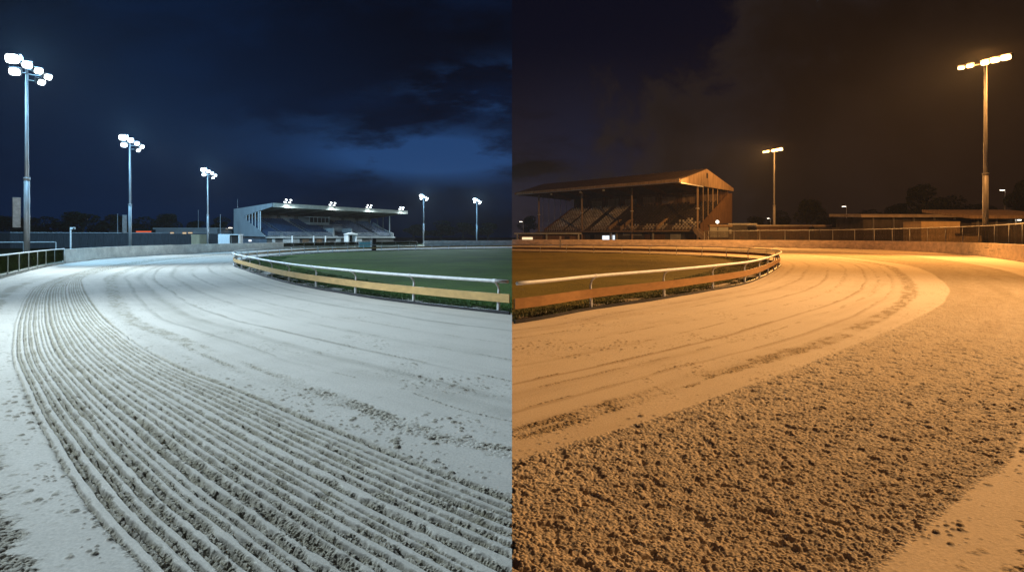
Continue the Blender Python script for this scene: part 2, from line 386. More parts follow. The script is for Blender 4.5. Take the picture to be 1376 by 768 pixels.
    rough = np.maximum(rough, np.maximum(crumb * (.62 if side < 0 else .9), np.minimum(1, loose * 70) * .8 * np.sqrt(lod)))
    # long drag streaks on the dressed surface
    streak = streak + .55 * (fbm(S * .06, dB * 1.3, seed + 90) - .35) + .35 * (fbm(S * .25, dB * 5, seed + 91) - .5)
    z = z + (1 - rm) * .010 * (fbm(S * .15, dB * 3.2, seed + 92) - .5)
    # loose sand against the wall foot
    z = z + .10 * sstep(.6, 0, dW) * (.5 + fbm(X * 1.2, Y * 1.2, seed + 97))
    keep = (dW > -.15) & (dR < .25)
    v = np.stack([X, Y, z], -1).reshape(-1, 3)
    q = keep[:-1, :-1] | keep[1:, 1:]
    I = (np.arange(ny - 1)[:, None] * nk + np.arange(nk - 1)[None, :])[q]
    quads = np.stack([I, I + 1, I + nk + 1, I + nk], -1) if side > 0 else np.stack([I, I + nk, I + nk + 1, I + 1], -1)
    used = np.zeros(len(v), bool); used[quads.ravel()] = True
    remap = np.cumsum(used) - 1; quads = remap[quads]; v = v[used]
    me = bpy.data.meshes.new(name)
    me.vertices.add(len(v)); me.vertices.foreach_set('co', v.ravel())
    me.loops.add(quads.size); me.loops.foreach_set('vertex_index', quads.ravel().astype(np.int32))
    me.polygons.add(len(quads)); me.polygons.foreach_set('loop_start', np.arange(0, quads.size, 4, dtype=np.int32))
    me.update(calc_edges=True)
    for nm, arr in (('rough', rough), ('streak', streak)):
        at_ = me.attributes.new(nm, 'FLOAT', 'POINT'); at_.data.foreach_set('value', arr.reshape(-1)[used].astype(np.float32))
    me.polygons.foreach_set('use_smooth', np.ones(len(quads), bool))
    me.materials.append(material)
    o = bpy.data.objects.new(name, me); link(o); o['kind'] = 'structure'
    return o

def cut_to_side(path, side):
    """the stretch of a path on one side of the seam, its ends exactly on it"""
    out = []
    for i in range(len(path) - 1):
        a, b = path[i], path[i + 1]
        ina, inb = a[0] * side > 1e-6, b[0] * side > 1e-6
        if ina: out.append(a)
        if ina != inb:
            t = a[0] / (a[0] - b[0]); out.append((0.0, a[1] + t * (b[1] - a[1])))
    if path[-1][0] * side > 0: out.append(path[-1])
    return out

def flat(name, poly, z, m, kind='structure'):
    bm = bmesh.new(); vs = [bm.verts.new((p[0], p[1], z)) for p in poly]
    es = [bm.edges.new((vs[i], vs[(i + 1) % len(vs)])) for i in range(len(vs))]
    bmesh.ops.triangle_fill(bm, use_beauty=True, edges=es)
    for f in bm.faces:
        if f.normal.z < 0: f.normal_flip()
    me = bpy.data.meshes.new(name); bm.to_mesh(me); bm.free(); me.materials.append(m)
    o = bpy.data.objects.new(name, me); link(o); o['kind'] = kind; return o

def offset(path, d):
    out = []
    for i, p in enumerate(path):
        a = path[max(i - 1, 0)]; b = path[min(i + 1, len(path) - 1)]
        tx, ty = b[0] - a[0], b[1] - a[1]; l = math.hypot(tx, ty)
        out.append((p[0] - ty / l * d, p[1] + tx / l * d))
    return out

def blades(name, path, inward, wmin, wmax, count, m, hmax, far=60):
    rng = np.random.default_rng(5); P = np.array(path); seg = np.linalg.norm(np.diff(P, axis=0), axis=1)
    v = np.zeros((count, 3, 3)); k = 0
    mid = (P[:-1] + P[1:]) / 2; wgt = seg / (6 + np.hypot(mid[:, 0], mid[:, 1])) * (mid[:, 1] < far); wgt /= wgt.sum()
    si = rng.choice(len(seg), count, p=wgt); t = rng.random(count)
    base = P[si] + (P[si + 1] - P[si]) * t[:, None]; tg = (P[si + 1] - P[si]) / seg[si][:, None]
    nr = np.stack([-tg[:, 1], tg[:, 0]], 1) * inward
    dd = wmin + (wmax - wmin) * rng.random(count) ** 1.4 
    base = base + nr * dd[:, None]
    cl = fbm(base[:, 0] * 1.3, base[:, 1] * 1.3, 9); ok = ((cl > .44) | (dd > .8)) & (base[:, 0] * inward > .01)
    base = base[ok]; cl = cl[ok]; n = len(base)
    hgt = hmax * (.35 + .65 * rng.random(n)) * (.5 + cl); an = rng.random(n) * 6.283; w = .006 + .01 * rng.random(n)
    lean = (rng.random((n, 2)) - .5) * hgt[:, None] * .9
    v = np.zeros((n, 3, 3)); v[:, 0, 0] = base[:, 0] - np.cos(an) * w; v[:, 0, 1] = base[:, 1] - np.sin(an) * w
    v[:, 1, 0] = base[:, 0] + np.cos(an) * w; v[:, 1, 1] = base[:, 1] + np.sin(an) * w
    v[:, 2, :2] = base + lean; v[:, 2, 2] = hgt; v[:, :2, 2] = .0
    me = bpy.data.meshes.new(name); me.from_pydata(v.reshape(-1, 3).tolist(), [], np.arange(n * 3).reshape(-1, 3).tolist()); me.materials.append(m)
    o = bpy.data.objects.new(name, me); link(o); return o

# ------------------------------------------------------------------ running rail
def running_rail(side, zr, zb0, zb1, gap, railmat, boardmat, label):
    s = -1 if side < 0 else 1                     # track lies to this side of travel as "left" (+) or "right" (-)
    full = cut_to_side(spline(PLAN[side]['R'], step=.6), side)
    full = [(x, y) if abs(x) > 1e-9 else (side * .004, y) for x, y in full]
    out = -s                                       # towards the track
    t = thing('running_rail', label, 'rail', (full[0][0], full[0][1], 0), 0)
    o0 = Vector(t.location)
    path = [(x - o0.x, y - o0.y) for x, y in full]
    # round top rail on goosenecks, flat board below on the track side
    rail = offset(path, out * .16)
    circ = [(.045 * math.cos(a * math.pi / 5), zr + .045 * math.sin(a * math.pi / 5)) for a in range(10)]
    MB().sweep(rail, circ).build('top_rail', railmat, t, smooth=True)
    b0, b1 = out * .07, out * .10
    MB().sweep(path, [(b0, zb0), (b1, zb0), (b1, zb1), (b0, zb1)]).build('board', boardmat, t)
    k0, k1 = out * .05, out * .11
    MB().sweep(path, [(k0, -.05), (k1, -.05), (k1, .075), (k0, .075)]).build('foot_board', M['dark'], t)
    # posts
    L = [0]
    for i in range(1, len(path)): L.append(L[-1] + math.dist(path[i], path[i - 1]))
    n = int(L[-1] / gap); first = None; j = 0
    for k in range(n):
        sd = (.45 if side < 0 else 3.4) + k * gap
        if sd > L[-1]: break
        while j < len(L) - 2 and L[j + 1] < sd: j += 1
        f = (sd - L[j]) / (L[j + 1] - L[j]); x = path[j][0] + (path[j + 1][0] - path[j][0]) * f; y = path[j][1] + (path[j + 1][1] - path[j][1]) * f
        ang = math.atan2(path[j + 1][1] - path[j][1], path[j + 1][0] - path[j][0])
        if first is None:
            mb = MB(); zm = zb1 - .04
            mb.tube([(0, 0, -.12), (0, 0, zm)], .045, 8)
            mb.tube([(0, 0, zm - .1), (0, -out * .015, zm + .12), (0, out * .02, zr - .14), (0, out * .11, zr - .055), (0, out * .155, zr - .03)], .034, 8, .026)
            mb.tube([(-.05, out * .16, zr), (.05, out * .16, zr)], .054, 10)
            first = mb.build('post', M['white'], t, smooth=False); pst = first
        else:
            pst = first.copy(); link(pst); pst.parent = t
        pst.location = (x, y, 0); pst.rotation_euler.z = ang + random.uniform(-.02, .02)
    return t

# ------------------------------------------------------------------ floodlight masts
def aim(o, target):
    d = Vector(target) - o.matrix_basis.translation
    o.rotation_euler = d.to_track_quat('-Z', 'Y').to_euler()

def spot(name, loc, target, power, col, size, blend, rcv, radius=.9):
    l = bpy.data.lights.new(name, 'SPOT'); l.energy = power; l.color = col; l.spot_size = R(size); l.spot_blend = blend; l.shadow_soft_size = radius
    o = bpy.data.objects.new(name, l); link(o); o.location = loc; aim(o, target)
    o.light_linking.receiver_collection = rcv
    return o

def spill(loc, power, col, rcv):
    l = bpy.data.lights.new('lamp_spill', 'POINT'); l.energy = power; l.color = col; l.shadow_soft_size = .4
    o = bpy.data.objects.new('lamp_spill', l); link(o); o.location = loc; o.light_linking.receiver_collection = rcv
def mast(x, y, hgt, rad, label, group, face, heads, lens, hs, sleeve=.45, box=False, arm=None, headw=.55):
    """steel mast; heads = (across, up, depth) on the crossarms, face = direction the lamps look"""
    rz = math.atan2(face[1] - y, face[0] - x) - math.pi / 2          # local +Y looks at the track
    t = thing('floodlight_mast', label, 'floodlight mast', (x, y, 0), rz, group)
    MB().tube([(0, 0, -.2), (0, 0, hgt * .5), (0, 0, hgt)], rad, 14, rad * .55).build('pole', M['pole'], t, smooth=True)
    mb = MB().tube([(0, 0, 0), (0, 0, hgt * sleeve)], rad * 1.18, 14, rad * 1.1); mb.tube([(0, 0, hgt * sleeve), (0, 0, hgt * sleeve + .18)], rad * 1.3, 14)
    mb.tube([(0, 0, -.05), (0, 0, .25)], rad * 1.9, 14)
    mb.build('pole_sleeve', M['pole'], t, smooth=True)
    if arm:
        a = min(h[0] for h in heads) - .3; b = max(h[0] for h in heads) + .3
        MB().box(((a + b) / 2, .08, hgt + .02), (b - a, .1, .1)).build('crossarm', M['galv'], t)
    ztop = max(h[1] for h in heads)
    if ztop > 0: MB().tube([(0, 0, hgt - .1), (0, 0, hgt + ztop)], .07, 8).build('mast_head', M['galv'], t)
    for (hx, hz, tilt, yaw, sc_) in heads:
        MB().tube([(hx * (.96 if arm else .08), .06, hgt + (.02 if arm else min(hz, .5) - .05)), (hx * .92, .14, hgt + hz - .05), (hx, .2, hgt + hz)], .035, 6).build('bracket', M['galv'], t)
        e = MB(); w = headw
        e.prism([(-.16, -.05), (.06, -.22), (.30, -.22), (.30, .22), (.06, .22), (-.16, .08)], -w / 2, w / 2)
        e.box((0, -.12, 0), (.08, .2, .06))
        for k in range(5): e.box((-w * .4 + k * w * .2, -.1, .1), (.02, .18, .16))
        hd = e.build('lamp_head', M['dark'], t, bevel=.01)
        hd.location = (hx, .25, hgt + hz); hd.rotation_euler = (R(-tilt), 0, R(yaw)); hd.scale = (sc_, sc_, sc_)
        ln = MB().prism([(math.copysign(abs(math.cos(a)) ** .6, math.cos(a)) * w * .47, math.copysign(abs(math.sin(a)) ** .6, math.sin(a)) * .21) for a in [k * math.pi / 14 for k in range(28)]], .30, .325, axis='y').build('lens', lens, hd)
    if box:
        MB().box((rad * 1.5 + .32, 0, hgt * .28 + .0), (.42, .22, 2.0)).build('control_box', M['galv'], t, bevel=.02)
    return t

# ================================================================== GROUND
CUR[0] = COOL
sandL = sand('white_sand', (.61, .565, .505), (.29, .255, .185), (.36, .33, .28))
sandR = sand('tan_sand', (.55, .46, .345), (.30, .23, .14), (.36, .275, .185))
lawnL = grass_mat('lawn_grass', (.034, .080, .006), (.092, .178, .014))
lawnR = grass_mat('dry_lawn_grass', (.085, .070, .014), (.19, .145, .034))
rough_ground = grass_mat('rough_verge', (.010, .020, .006), (.030, .040, .013))
gravel = mat('gravel', (.40, .39, .35), .95, var=.4, scale=14, bump=.8, bscale=60)
gravelR = mat('tan_gravel', (.40, .32, .22), .95, var=.4, scale=14, bump=.8, bscale=60)
tuft = mat('grass_blades', (.06, .13, .035), .8, var=.4, scale=2)
tuftR = mat('dry_grass_blades', (.12, .13, .045), .8, var=.4, scale=2)

def half(side):
    CUR[0] = COOL if side < 0 else WARM
    s = side
    big = [(0, -60), (s * 900, -60), (s * 900, 1500), (0, 1500)]
    flat('ground', big, -.07, rough_ground)
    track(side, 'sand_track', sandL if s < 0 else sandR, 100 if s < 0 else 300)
    rp = cut_to_side(spline(PLAN[side]['R'], step=1.0), side)
    flat('gravel_verge', rp, -.02, gravel if s < 0 else gravelR)
    inner = cut_to_side(offset(spline(PLAN[side]['R'], step=1.0), s * .85), side)
    # ragged turf edge
    inner = [(p[0] * (1 + random.uniform(-.006, .006)), p[1] + random.uniform(-.15, .15)) if 0 < i < len(inner) - 1 else p for i, p in enumerate(inner)]
    flat('infield_lawn', inner, .012, lawnL if s < 0 else lawnR)
    g = blades('grass_tufts', rp, s, .12, 3.2, 60000, tuft if s < 0 else tuftR, .075)
    g['kind'] = 'stuff'; tag(g, 'green grass tufts fringing the lawn under the white rail' if s < 0 else 'dry grass tufts fringing the lawn under the orange board', 'grass')
half(-1); half(1)

# ================================================================== RAILS AND BARRIERS
CUR[0] = COOL
running_rail(-1, .85, .30, .52, 3.45, M['white'], M['tanboard'], 'white running rail with pale tan board along the green lawn under blue-white light')
CUR[0] = WARM
running_rail(1, .93, .33, .575, 4.0, M['white'], M['orangeboard'], 'running rail with orange board along the brownish lawn under sodium light')

def pathbetween(side, p0, p1, step=1.5, off=0):
    P = spline(PLAN[side]['W'], step=step)
    d0 = min(range(len(P)), key=lambda i: math.dist(P[i], p0)); d1 = min(range(len(P)), key=lambda i: math.dist(P[i], p1))
    Q = offset(P, off) if off else P
    return Q[d0:d1 + 1]

def wall(name, path, hgt, th, m, label, out):
    t0 = path[0]; loc = [(x - t0[0], y - t0[1]) for x, y in path]
    # foot on the path, thickness away from the track, a slightly proud coping
    pr = [(0, -.1), (out * th, -.1), (out * th, hgt), (0, hgt)]
    w = MB().sweep(loc, pr).build(name, m); w.location = (t0[0], t0[1], 0); tag(w, label, 'wall')
    return w

CUR[0] = COOL
PL = pathbetween(-1, (-31.9, 42.6), (-36.2, 94))
wall('barrier_wall', PL, 1.10, .22, M['conc'], 'pale concrete barrier wall curving round the outside of the floodlit white track', 1)
PL2 = [p for p in cut_to_side(spline(PLAN[-1]['W'], step=1.5), -1) if p[0] > -18.3 and p[1] > 90]
wall('barrier_wall', PL2, 1.18, .22, M['conc'], 'distant pale barrier wall below the two farthest blue-white masts', 1)

# tinted panel fence on a kerb, nearest stretch of the left outer edge
def panel_fence(path, hgt, kerb, post_gap, pm, panm, label, cat, out, kerbmat=None, name='panel_fence', base=0.0, pr=.035, rail_low=False, thick=.012):
    t0 = path[0]; t = thing(name, label, cat, (t0[0], t0[1], 0))
    loc = [(x - t0[0], y - t0[1]) for x, y in path]
    if kerb: MB().sweep(loc, [(0, -.1), (out * .3, -.1), (out * .3, kerb), (0, kerb)]).build('kerb', kerbmat or M['kerb'], t)
    mid = offset(loc, out * .12)
    circ = lambda z, r: [(r * math.cos(a * math.pi / 4), z + r * math.sin(a * math.pi / 4)) for a in range(8)]
    MB().sweep(mid, circ(hgt, pr)).build('top_rail', pm, t, smooth=True)
    if rail_low: MB().sweep(mid, circ(kerb + .12, pr * .7)).build('bottom_rail', pm, t, smooth=True)
    L = [0]
    for i in range(1, len(mid)): L.append(L[-1] + math.dist(mid[i], mid[i - 1]))
    pts = []; j = 0; k = 0
    while k * post_gap < L[-1]:
        sd = k * post_gap
        while j < len(L) - 2 and L[j + 1] < sd: j += 1
        f = (sd - L[j]) / (L[j + 1] - L[j]); pts.append((mid[j][0] + (mid[j + 1][0] - mid[j][0]) * f, mid[j][1] + (mid[j + 1][1] - mid[j][1]) * f)); k += 1
    pts.append(mid[-1])
    f0 = None
    for i, p in enumerate(pts[:100]):
        if f0 is None:
            f0 = MB().tube([(0, 0, -.1), (0, 0, hgt)], pr * .9, 8).build('post', pm, t, smooth=True); o = f0
        else:
            o = f0.copy(); link(o); o.parent = t
        o.location = (p[0], p[1], 0)
    for i in range(len(pts) - 1):
        a, b = pts[i], pts[i + 1]; d = math.dist(a, b); an = math.atan2(b[1] - a[1], b[0] - a[0])
        pn = MB().box((d / 2, 0, (kerb + .1 + hgt - .05) / 2), (d - pr * 2.2, thick, hgt - .15 - kerb)).build('panel', panm, t)
        pn.location = (a[0], a[1], 0); pn.rotation_euler.z = an
    return t

PF = pathbetween(-1, (-15.5, 13.5), (-31.9, 42.6), 1.0, 0)
panel_fence(PF, 1.14, .22, 2.6, M['white'], M['glass'], 'olive tinted panel fence with white rail on a low kerb beside the near track', 'fence', 1)
LF = pathbetween(-1, (-36.2, 94.5), (-19, 122.8), 1.5, 0)
panel_fence(LF, 1.02, .12, 3.0, M['galv'], M['glass'], 'low dark railing fence in front of the blue-seated grandstand', 'fence', 1, rail_low=True)

# little gate with a teal screen and black hut beside it, across the infield
gx, gy = -19.2, 85.2
bx_, by_ = at(491, 88), 88
t = thing('gate_screen', 'teal screen panel with a white post by the far rail', 'screen', (bx_, by_, 0), R(28))
MB().bx(-.9, .75, -.02, .02, .35, 1.25).build('panel', M['teal'], t)
MB().tube([(.85, 0, -.1), (.85, 0, 1.45)], .06).build('post', M['white'], t)
MB().tube([(-.95, 0, -.1), (-.95, 0, 1.3)], .04).build('post', M['white'], t)
t = thing('starter_box', 'black upright box standing by the far rail beside the teal screen', 'box', (at(502.5, 87), 87, 0), R(28))
MB().bx(-.28, .28, -.25, .25, 0, 1.7).build('body', M['black'], t, bevel=.03)
MB().bx(-.34, .34, -.31, .31, 1.705, 1.79).build('lid', M['dark'], t)

# right barrier wall
CUR[0] = WARM
PR = [p for p in cut_to_side(spline(PLAN[1]['W'], step=1.5), 1) if p[1] > 1]
PR = [(max(p[0], .006), p[1]) for p in PR]
wallR = wall('barrier_wall', PR, 1.40, .25, M['concw'], 'weathered tan concrete barrier wall curving round the sodium-lit track', -1)
# scuffs with a shape of their own on the wall
mb = MB()
for (px, dz, ln) in ((1325, .95, 2.4), (1332, .72, 2.0), (1316, .55, 3.4), (1345, .9, 1.5), (1308, .38, 1.8)):
    Y = 57 + (1325 - px) * .06
    i = min(range(len(PR)), key=lambda k: abs(PR[k][0] / PR[k][1] - (px - 688) / F) + (PR[k][1] < 20) * 9)
    a, b = PR[i], PR[i + 1]; an = math.atan2(b[1] - a[1], b[0] - a[0]); nx, ny = -math.sin(an), math.cos(an)
    mb.box((a[0] + nx * .004 - t0x if False else a[0] - PR[0][0] + nx * .003, a[1] - PR[0][1] + ny * .003, dz), (ln, .006, .05), rz=an)
mb.build('scuff_mark', M['dark'], wallR)

FRW = pathbetween(1, (24, 21), (36, 114.5), 1.5, -1.6)
panel_fence(FRW, 3.15, .02, 4.6, M['galv'], M['wire'], 'tall wire mesh fence on steel posts behind the tan barrier wall', 'fence', -1, name='wire_fence', pr=.05, rail_low=True)
t = thing('marker_post', 'white marker post in front of the barrier wall below the brown grandstand', 'post', (at(753, 112), 112, 0))
MB().box((0, 0, 1.05), (.34, .12, 2.1)).build('board', M['white'], t, bevel=.01)
MB().box((0, .1, 1.0), (.08, .08, 2.0)).build('stake', M['galv'], t)

# ================================================================== MASTS
CUR[0] = COOL
six = [(.66, .86, 16, -22, 1.45), (.0, .62, 20, -8, 1.05), (.60, .10, 28, -18, 1.15), (-.50, .36, 24, 14, .95), (-.98, .06, 28, 24, .9), (-.62, -.34, 34, 28, .9)]
G = 'blue-white floodlight masts round the white track'
masts = [
    (-32.6, 40.0, 12.9, .145, 'tallest-looking blue-white floodlight mast, nearest the left edge, with a box on its pole', True),
    (-42.8, 66.7, 12.2, .14, 'blue-white floodlight mast standing second from the left behind the pale wall', True),
    (-51.1, 100., 12.4, .145, 'blue-white floodlight mast just left of the blue-seated grandstand', False),
    (-24.5, 165., 12.6, .19, 'blue-white floodlight mast just right of the blue-seated grandstand', False),
    (-10.5, 178., 12.4, .19, 'farthest blue-white floodlight mast, standing alone nearest the seam', False),
    (-18.5, 11.5, 12.6, .20, 'floodlight mast beside the camera behind the olive panel fence', False)]
tgt = [(-14, 22), (-24, 48), (-28, 72), (-14, 104), (-2, 110), (-2.5, 8)]
pw = [23, 12, 25, 60, 60, 19]
LC = (.71, .89, 1.0)
for (x, y, h, r, lb, bxf), tg, p in zip(masts, tgt, pw):
    mast(x, y, h, r, lb, G, tg, six, M['coolflat'], .4, box=bxf)
    d = Vector((tg[0] - x, tg[1] - y, 0)).normalized()
    spot('floodlight', (x + d.x * 1.0, y + d.y * 1.0, h + .1), (tg[0], tg[1], 0), p * 1000, LC, 128, .9, COOL)
    if y > 20: spill((x, y, h + 1.1), 19000, (.28, .64, 1.0), COOL)

CUR[0] = WARM
four = [(-1.95, .22, 22, 0, 1.45), (-1.0, .18, 26, 4, 1.3), (-.15, .12, 28, -3, 1.2), (1.3, .12, 32, 12, 1.0), (2.1, .10, 34, 16, .95)]
LW = (1.0, .47, .125)
G2 = 'sodium floodlight masts round the tan track'
mastsR = [
    (50.9, 64.0, 20.6, .23, 'tall sodium floodlight mast in front of the sheds at the right edge'),
    (56.8, 129., 20.6, .23, 'farther sodium floodlight mast right of the brown grandstand'),
    (30.0, 17.0, 20.5, .30, 'sodium floodlight mast beside the camera outside the tan wall')]
tgtR = [(11, 37.5), (7, 96), (4, 8)]
pwR = [145, 165, 56]
for (x, y, h, r, lb), tg, p, sp_, cw in zip(mastsR, tgtR, pwR, (290, 90, 0), (LW, LW, (1.0, .59, .27))):
    mast(x, y, h, r, lb, G2, tg, four, M['warmflat'], .5, sleeve=.42, headw=.68, arm=True)
    d = Vector((tg[0] - x, tg[1] - y, 0)).normalized()
    spot('floodlight', (x + d.x * 1.2, y + d.y * 1.2, h - .1), (tg[0], tg[1], 0), p * 1000, cw, 128, .9, WARM)
    if sp_: spill((x, y, h + .9), p * sp_, (1.0, .40, .09), WARM)

CUR[0] = WARM
spot('floodlight', (55.0, 127.0, 20.6), (32, 146, 6), 5200, LW, 110, .8, WARM)
spot('floodlight', (49.8, 64.8, 20.4), (30, 140, 5), 75000, LW, 55, .9, WARM)
CUR[0] = COOL
spot('floodlight', (-17.9, 12.4, 12.3), (-35, 58, 0), 17000, LC, 44, 1.0, COOL)  # fill spot added at the out-of-view mast to brighten the barrier wall
spot('floodlight', (-41.4, 68.0, 12.0), (-48, 122, 4), 14000, LC, 70, .9, COOL)
# ================================================================== BLUE-SEATED STAND (left)
CUR[0] = COOL
ax = math.atan2(.872, .49)
S = thing('grandstand', 'modern grandstand with flat cantilever roof, blue-grey seats and four roof lamp clusters', 'grandstand', (-48, 120, 0), ax)
L_ = 42.0
roofz = lambda v: 8.75 - .075 * v
MB().prism([(.06, 8.15), (.06, 8.70), (12.2, 7.80), (12.2, 7.35)], 0, L_).build('roof', M['soffit'], S)
MB().prism([(0, 7.98), (.055, 7.98), (.055, 8.82), (0, 8.82)], -.1, L_).build('fascia', M['fascia'], S)
MB().prism([(.06, 8.02), (.06, 8.80), (.12, 8.80), (.12, 8.02)], L_ + .003, L_ + .06).build('fascia_return', M['white'], S)
for k in range(8):
    u = 2.5 + k * 5.3
    MB().prism([(.3, 7.85), (.3, 8.14), (11.2, 7.38), (11.2, 6.7)], u - .12, u + .12).build('roof_beam', M['soffit'], S)
MB().prism([(12.2, 7.86), (.2, 8.78), (.2, 8.05), (4, 7.3), (8.75, 6.35), (8.75, 5.7), (6.5, 4.55), (4.3, 3.4), (3.2, 2.6), (2.3, 2.0), (12.2, 2.2)], -.28, -.02).build('end_wall', M['clad'], S)
for k in range(5):
    v = 4.5 + k * .95
    MB().bx(-.16 - .06, -.16 + .06, v - .07, v + .07, 3.5 + k * .48, 7.3 - k * .16).build('mullion', M['white'], S)
# terrace, stepped
nst = 14; prof = [(2.6, -.05)]; 
for k in range(nst):
    v0 = 2.6 + 8.4 * k / nst; z0 = 2.0 + 3.3 * k / (nst - 1)
    prof += [(v0, z0), (2.6 + 8.4 * (k + 1) / nst, z0)]
prof += [(11.0, -.05)]
MB().prism(prof, .6, 39.0).build('terrace', M['terr'], S)
MB().bx(0, 40, 11.5, 11.75, 0, 7.3).build('back_wall', M['soffit'], S)
for k in range(8):
    u = 1.2 + k * 4.9
    MB().bx(u, u + 3.9, 11.42, 11.49, 5.5, 6.85).build('back_panel', M['panel'], S)
    MB().bx(u + 4.2, u + 4.5, 11.0, 11.3, 5.2, 7.3).build('back_post', M['soffit'], S)
MB().tube([(40.0, 4.5, 0), (40.0, 4.5, 8.0)], .13, 10).build('column', M['white'], S)
MB().tube([(.15, 4.3, 2.5), (.15, 4.3, 8.0)], .13, 10).build('column', M['white'], S)
for v in (6.6, 8.6): MB().tube([(39.9, v, 2), (39.9, v, 7.7)], .10, 8).build('column', M['soffit'], S)
# seats: first hundred nearest ones one by one, the rest as a mass
def seat_mesh(mb, u, v, z, w=.44):
    mb.box((u, v, z + .34), (w, .40, .06)); mb.box((u, v + .2, z + .60), (w, .06, .48), rx=R(-10)); mb.box((u, v, z + .16), (.06, .1, .32))
seats = []
aisles = (4.5, 12.2, 19.5, 26.5, 33.5)
for k in range(nst):
    v0 = 2.6 + 8.4 * (k + .55) / nst; z0 = 2.0 + 3.3 * k / (nst - 1)
    u = 1.0
    while u < 38.6:
        if all(abs(u - a) > .65 for a in aisles) and not (15.6 < u < 22.4 and k > 8) and not (18.5 < u < 24.5 and k < 5): seats.append((u, v0, z0))
        u += .56
first = None
for i, (u, v, z) in enumerate(seats[:100]):
    if first is None:
        mb = MB(); seat_mesh(mb, 0, 0, 0); first = mb.build('seat', M['seatblue'], S); o = first
    else:
        o = first.copy(); link(o); o.parent = S
    o.location = (u, v, z)
mb = MB()
for (u, v, z) in seats[100:]: seat_mesh(mb, u, v, z)
o = mb.build('seat_block', M['seatblue'], S); o['kind'] = 'stuff'
for a in aisles:
    mb = MB()
    for k in range(nst):
        v0 = 2.6 + 8.4 * k / nst; z0 = 2.0 + 3.3 * k / (nst - 1)
        mb.bx(a - .5, a + .5, v0 + .02, v0 + .3, z0 + .003, z0 + .12)
    mb.build('aisle_steps', M['panel'], S)
    MB().tube([(a, 2.9, 2.95), (a, 10.5, 6.1)], .03, 6).tube([(a, 2.9, 2.0), (a, 2.9, 2.95)], .03, 6).tube([(a, 6.7, 3.4), (a, 6.7, 4.5)], .03, 6).build('aisle_handrail', M['galv'], S)
# press box
p = MB().bx(16, 22, 7.6, 9.4, 4.75, 5.35).build('press_box', M['panel'], S)
MB().bx(15.9, 22.1, 7.5, 9.6, 6.5, 6.7).build('box_roof', M['panel'], p)
MB().bx(16.05, 21.95, 7.7, 7.74, 5.36, 6.49).build('box_window', M['black'], p)
for k in range(6): MB().bx(16.0 + k * 1.18, 16.1 + k * 1.18, 7.6, 7.69, 5.36, 6.49).build('window_post', M['panel'], p)
def railing(u0, u1, v, z, m, parent, gap=.28, hgt=1.0, name='guard_railing'):
    mb = MB().bx(u0, u1, v - .03, v + .03, z + hgt - .06, z + hgt)
    mb.bx(u0, u1, v - .02, v + .02, z + .08, z + .12)
    u = u0
    while u < u1: mb.bx(u, u + .045, v - .02, v + .02, z + .125, z + hgt - .065); u += gap
    return mb.build(name, m, parent)
railing(.6, 18.3, 2.45, 2.0, M['panel'], S); railing(24.8, 39, 2.45, 2.0, M['panel'], S)
MB().bx(-.0, 39.6, 2.2, 2.55, 1.72, 1.99).build('terrace_edge', M['panel'], S)
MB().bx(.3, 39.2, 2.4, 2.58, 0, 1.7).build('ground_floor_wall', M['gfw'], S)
for (u0, u1, mt) in ((1.5, 2.2, 'panel'), (4.2, 8.5, 'panel'), (9.3, 11.0, 'brown'), (13.2, 14.8, 'brown'), (19, 20.5, 'panel'), (25.5, 27.5, 'panel'), (30, 33, 'gfw')):
    MB().bx(u0, u1, 2.33, 2.39, .1, 1.6).build('door_panel', M[mt], S)
for u in (6.0, 11.8, 15.2): MB().bx(u, u + .22, 1.7, 1.92, 0, 2.2).build('pillar', M['white'], S)
# entrance porch and vomitory
pc = MB().bx(21.4, 21.8, .9, 2.19, 0, 2.5).bx(23.9, 24.3, .9, 2.19, 0, 2.5).build('porch', M['white'], S)
MB().prism([(21.2, 2.5), (24.5, 2.5), (24.5, 2.65), (22.8, 3.0), (21.2, 2.65)], .8, 2.19, axis='y').build('porch_roof', M['white'], pc)
MB().bx(21.85, 23.85, 2.1, 2.19, 0, 2.4).build('porch_opening_shade', M['black'], pc)  # solid black slab paints the shade inside the porch doorway
v_ = MB().bx(18.5, 18.8, 2.6, 6.0, 2.0, 4.0).bx(24.2, 24.5, 2.6, 6.0, 2.0, 4.0).bx(18.8, 24.2, 5.7, 6.0, 2.0, 4.0).build('vomitory_wall', M['panel'], S)
railing(18.5, 24.5, 5.9, 4.0, M['galv'], S, hgt=.9)
# stepped ramp wall at the far end
MB().prism([(2.4, 2.0), (2.4, 2.9), (5.5, 4.0), (9.5, 5.9), (9.5, 2.0)], 39.02, 39.2).build('end_parapet', M['panel'], S)
# stand roof lamps
for k, u in enumerate((3.1, 15.3, 27.0, 39.0)):
    f = MB().box((u, -.1, 8.95), (1.9, .07, .07)).box((u, .0, 8.87), (.12, .3, .12)).tube([(u, -.1, 8.9), (u, -.1, 9.7)], .05, 6).box((u + .25, -.1, 9.55), (1.5, .06, .06)).build('roof_floodlight', M['galv'], S)
    for (du, dz) in ((-.65, 9.12), (.55, 9.12), (-.3, 9.62), (.85, 9.62)):
        MB().box((u + du, -.2, dz), (.52, .18, .30), rx=R(-25)).build('lamp_head', M['dark'], f)
        MB().box((u + du, -.325, dz - .04), (.48, .03, .26), rx=R(-25)).build('lens', M['coolsmall'], f)
cosx, sinx = math.cos(ax), math.sin(ax)
def loc2w(o, u, v, z):
    a = o.rotation_euler.z; c, s = math.cos(a), math.sin(a); return (o.location.x + c * u - s * v, o.location.y + s * u + c * v, z)
for u in (3.1, 15.3, 27.0, 39.0):
    spot('stand_floodlight', loc2w(S, u, -.75, 9.5), loc2w(S, u + 1, -9, 0), 9000, LC, 165, .6, COOL, .3)
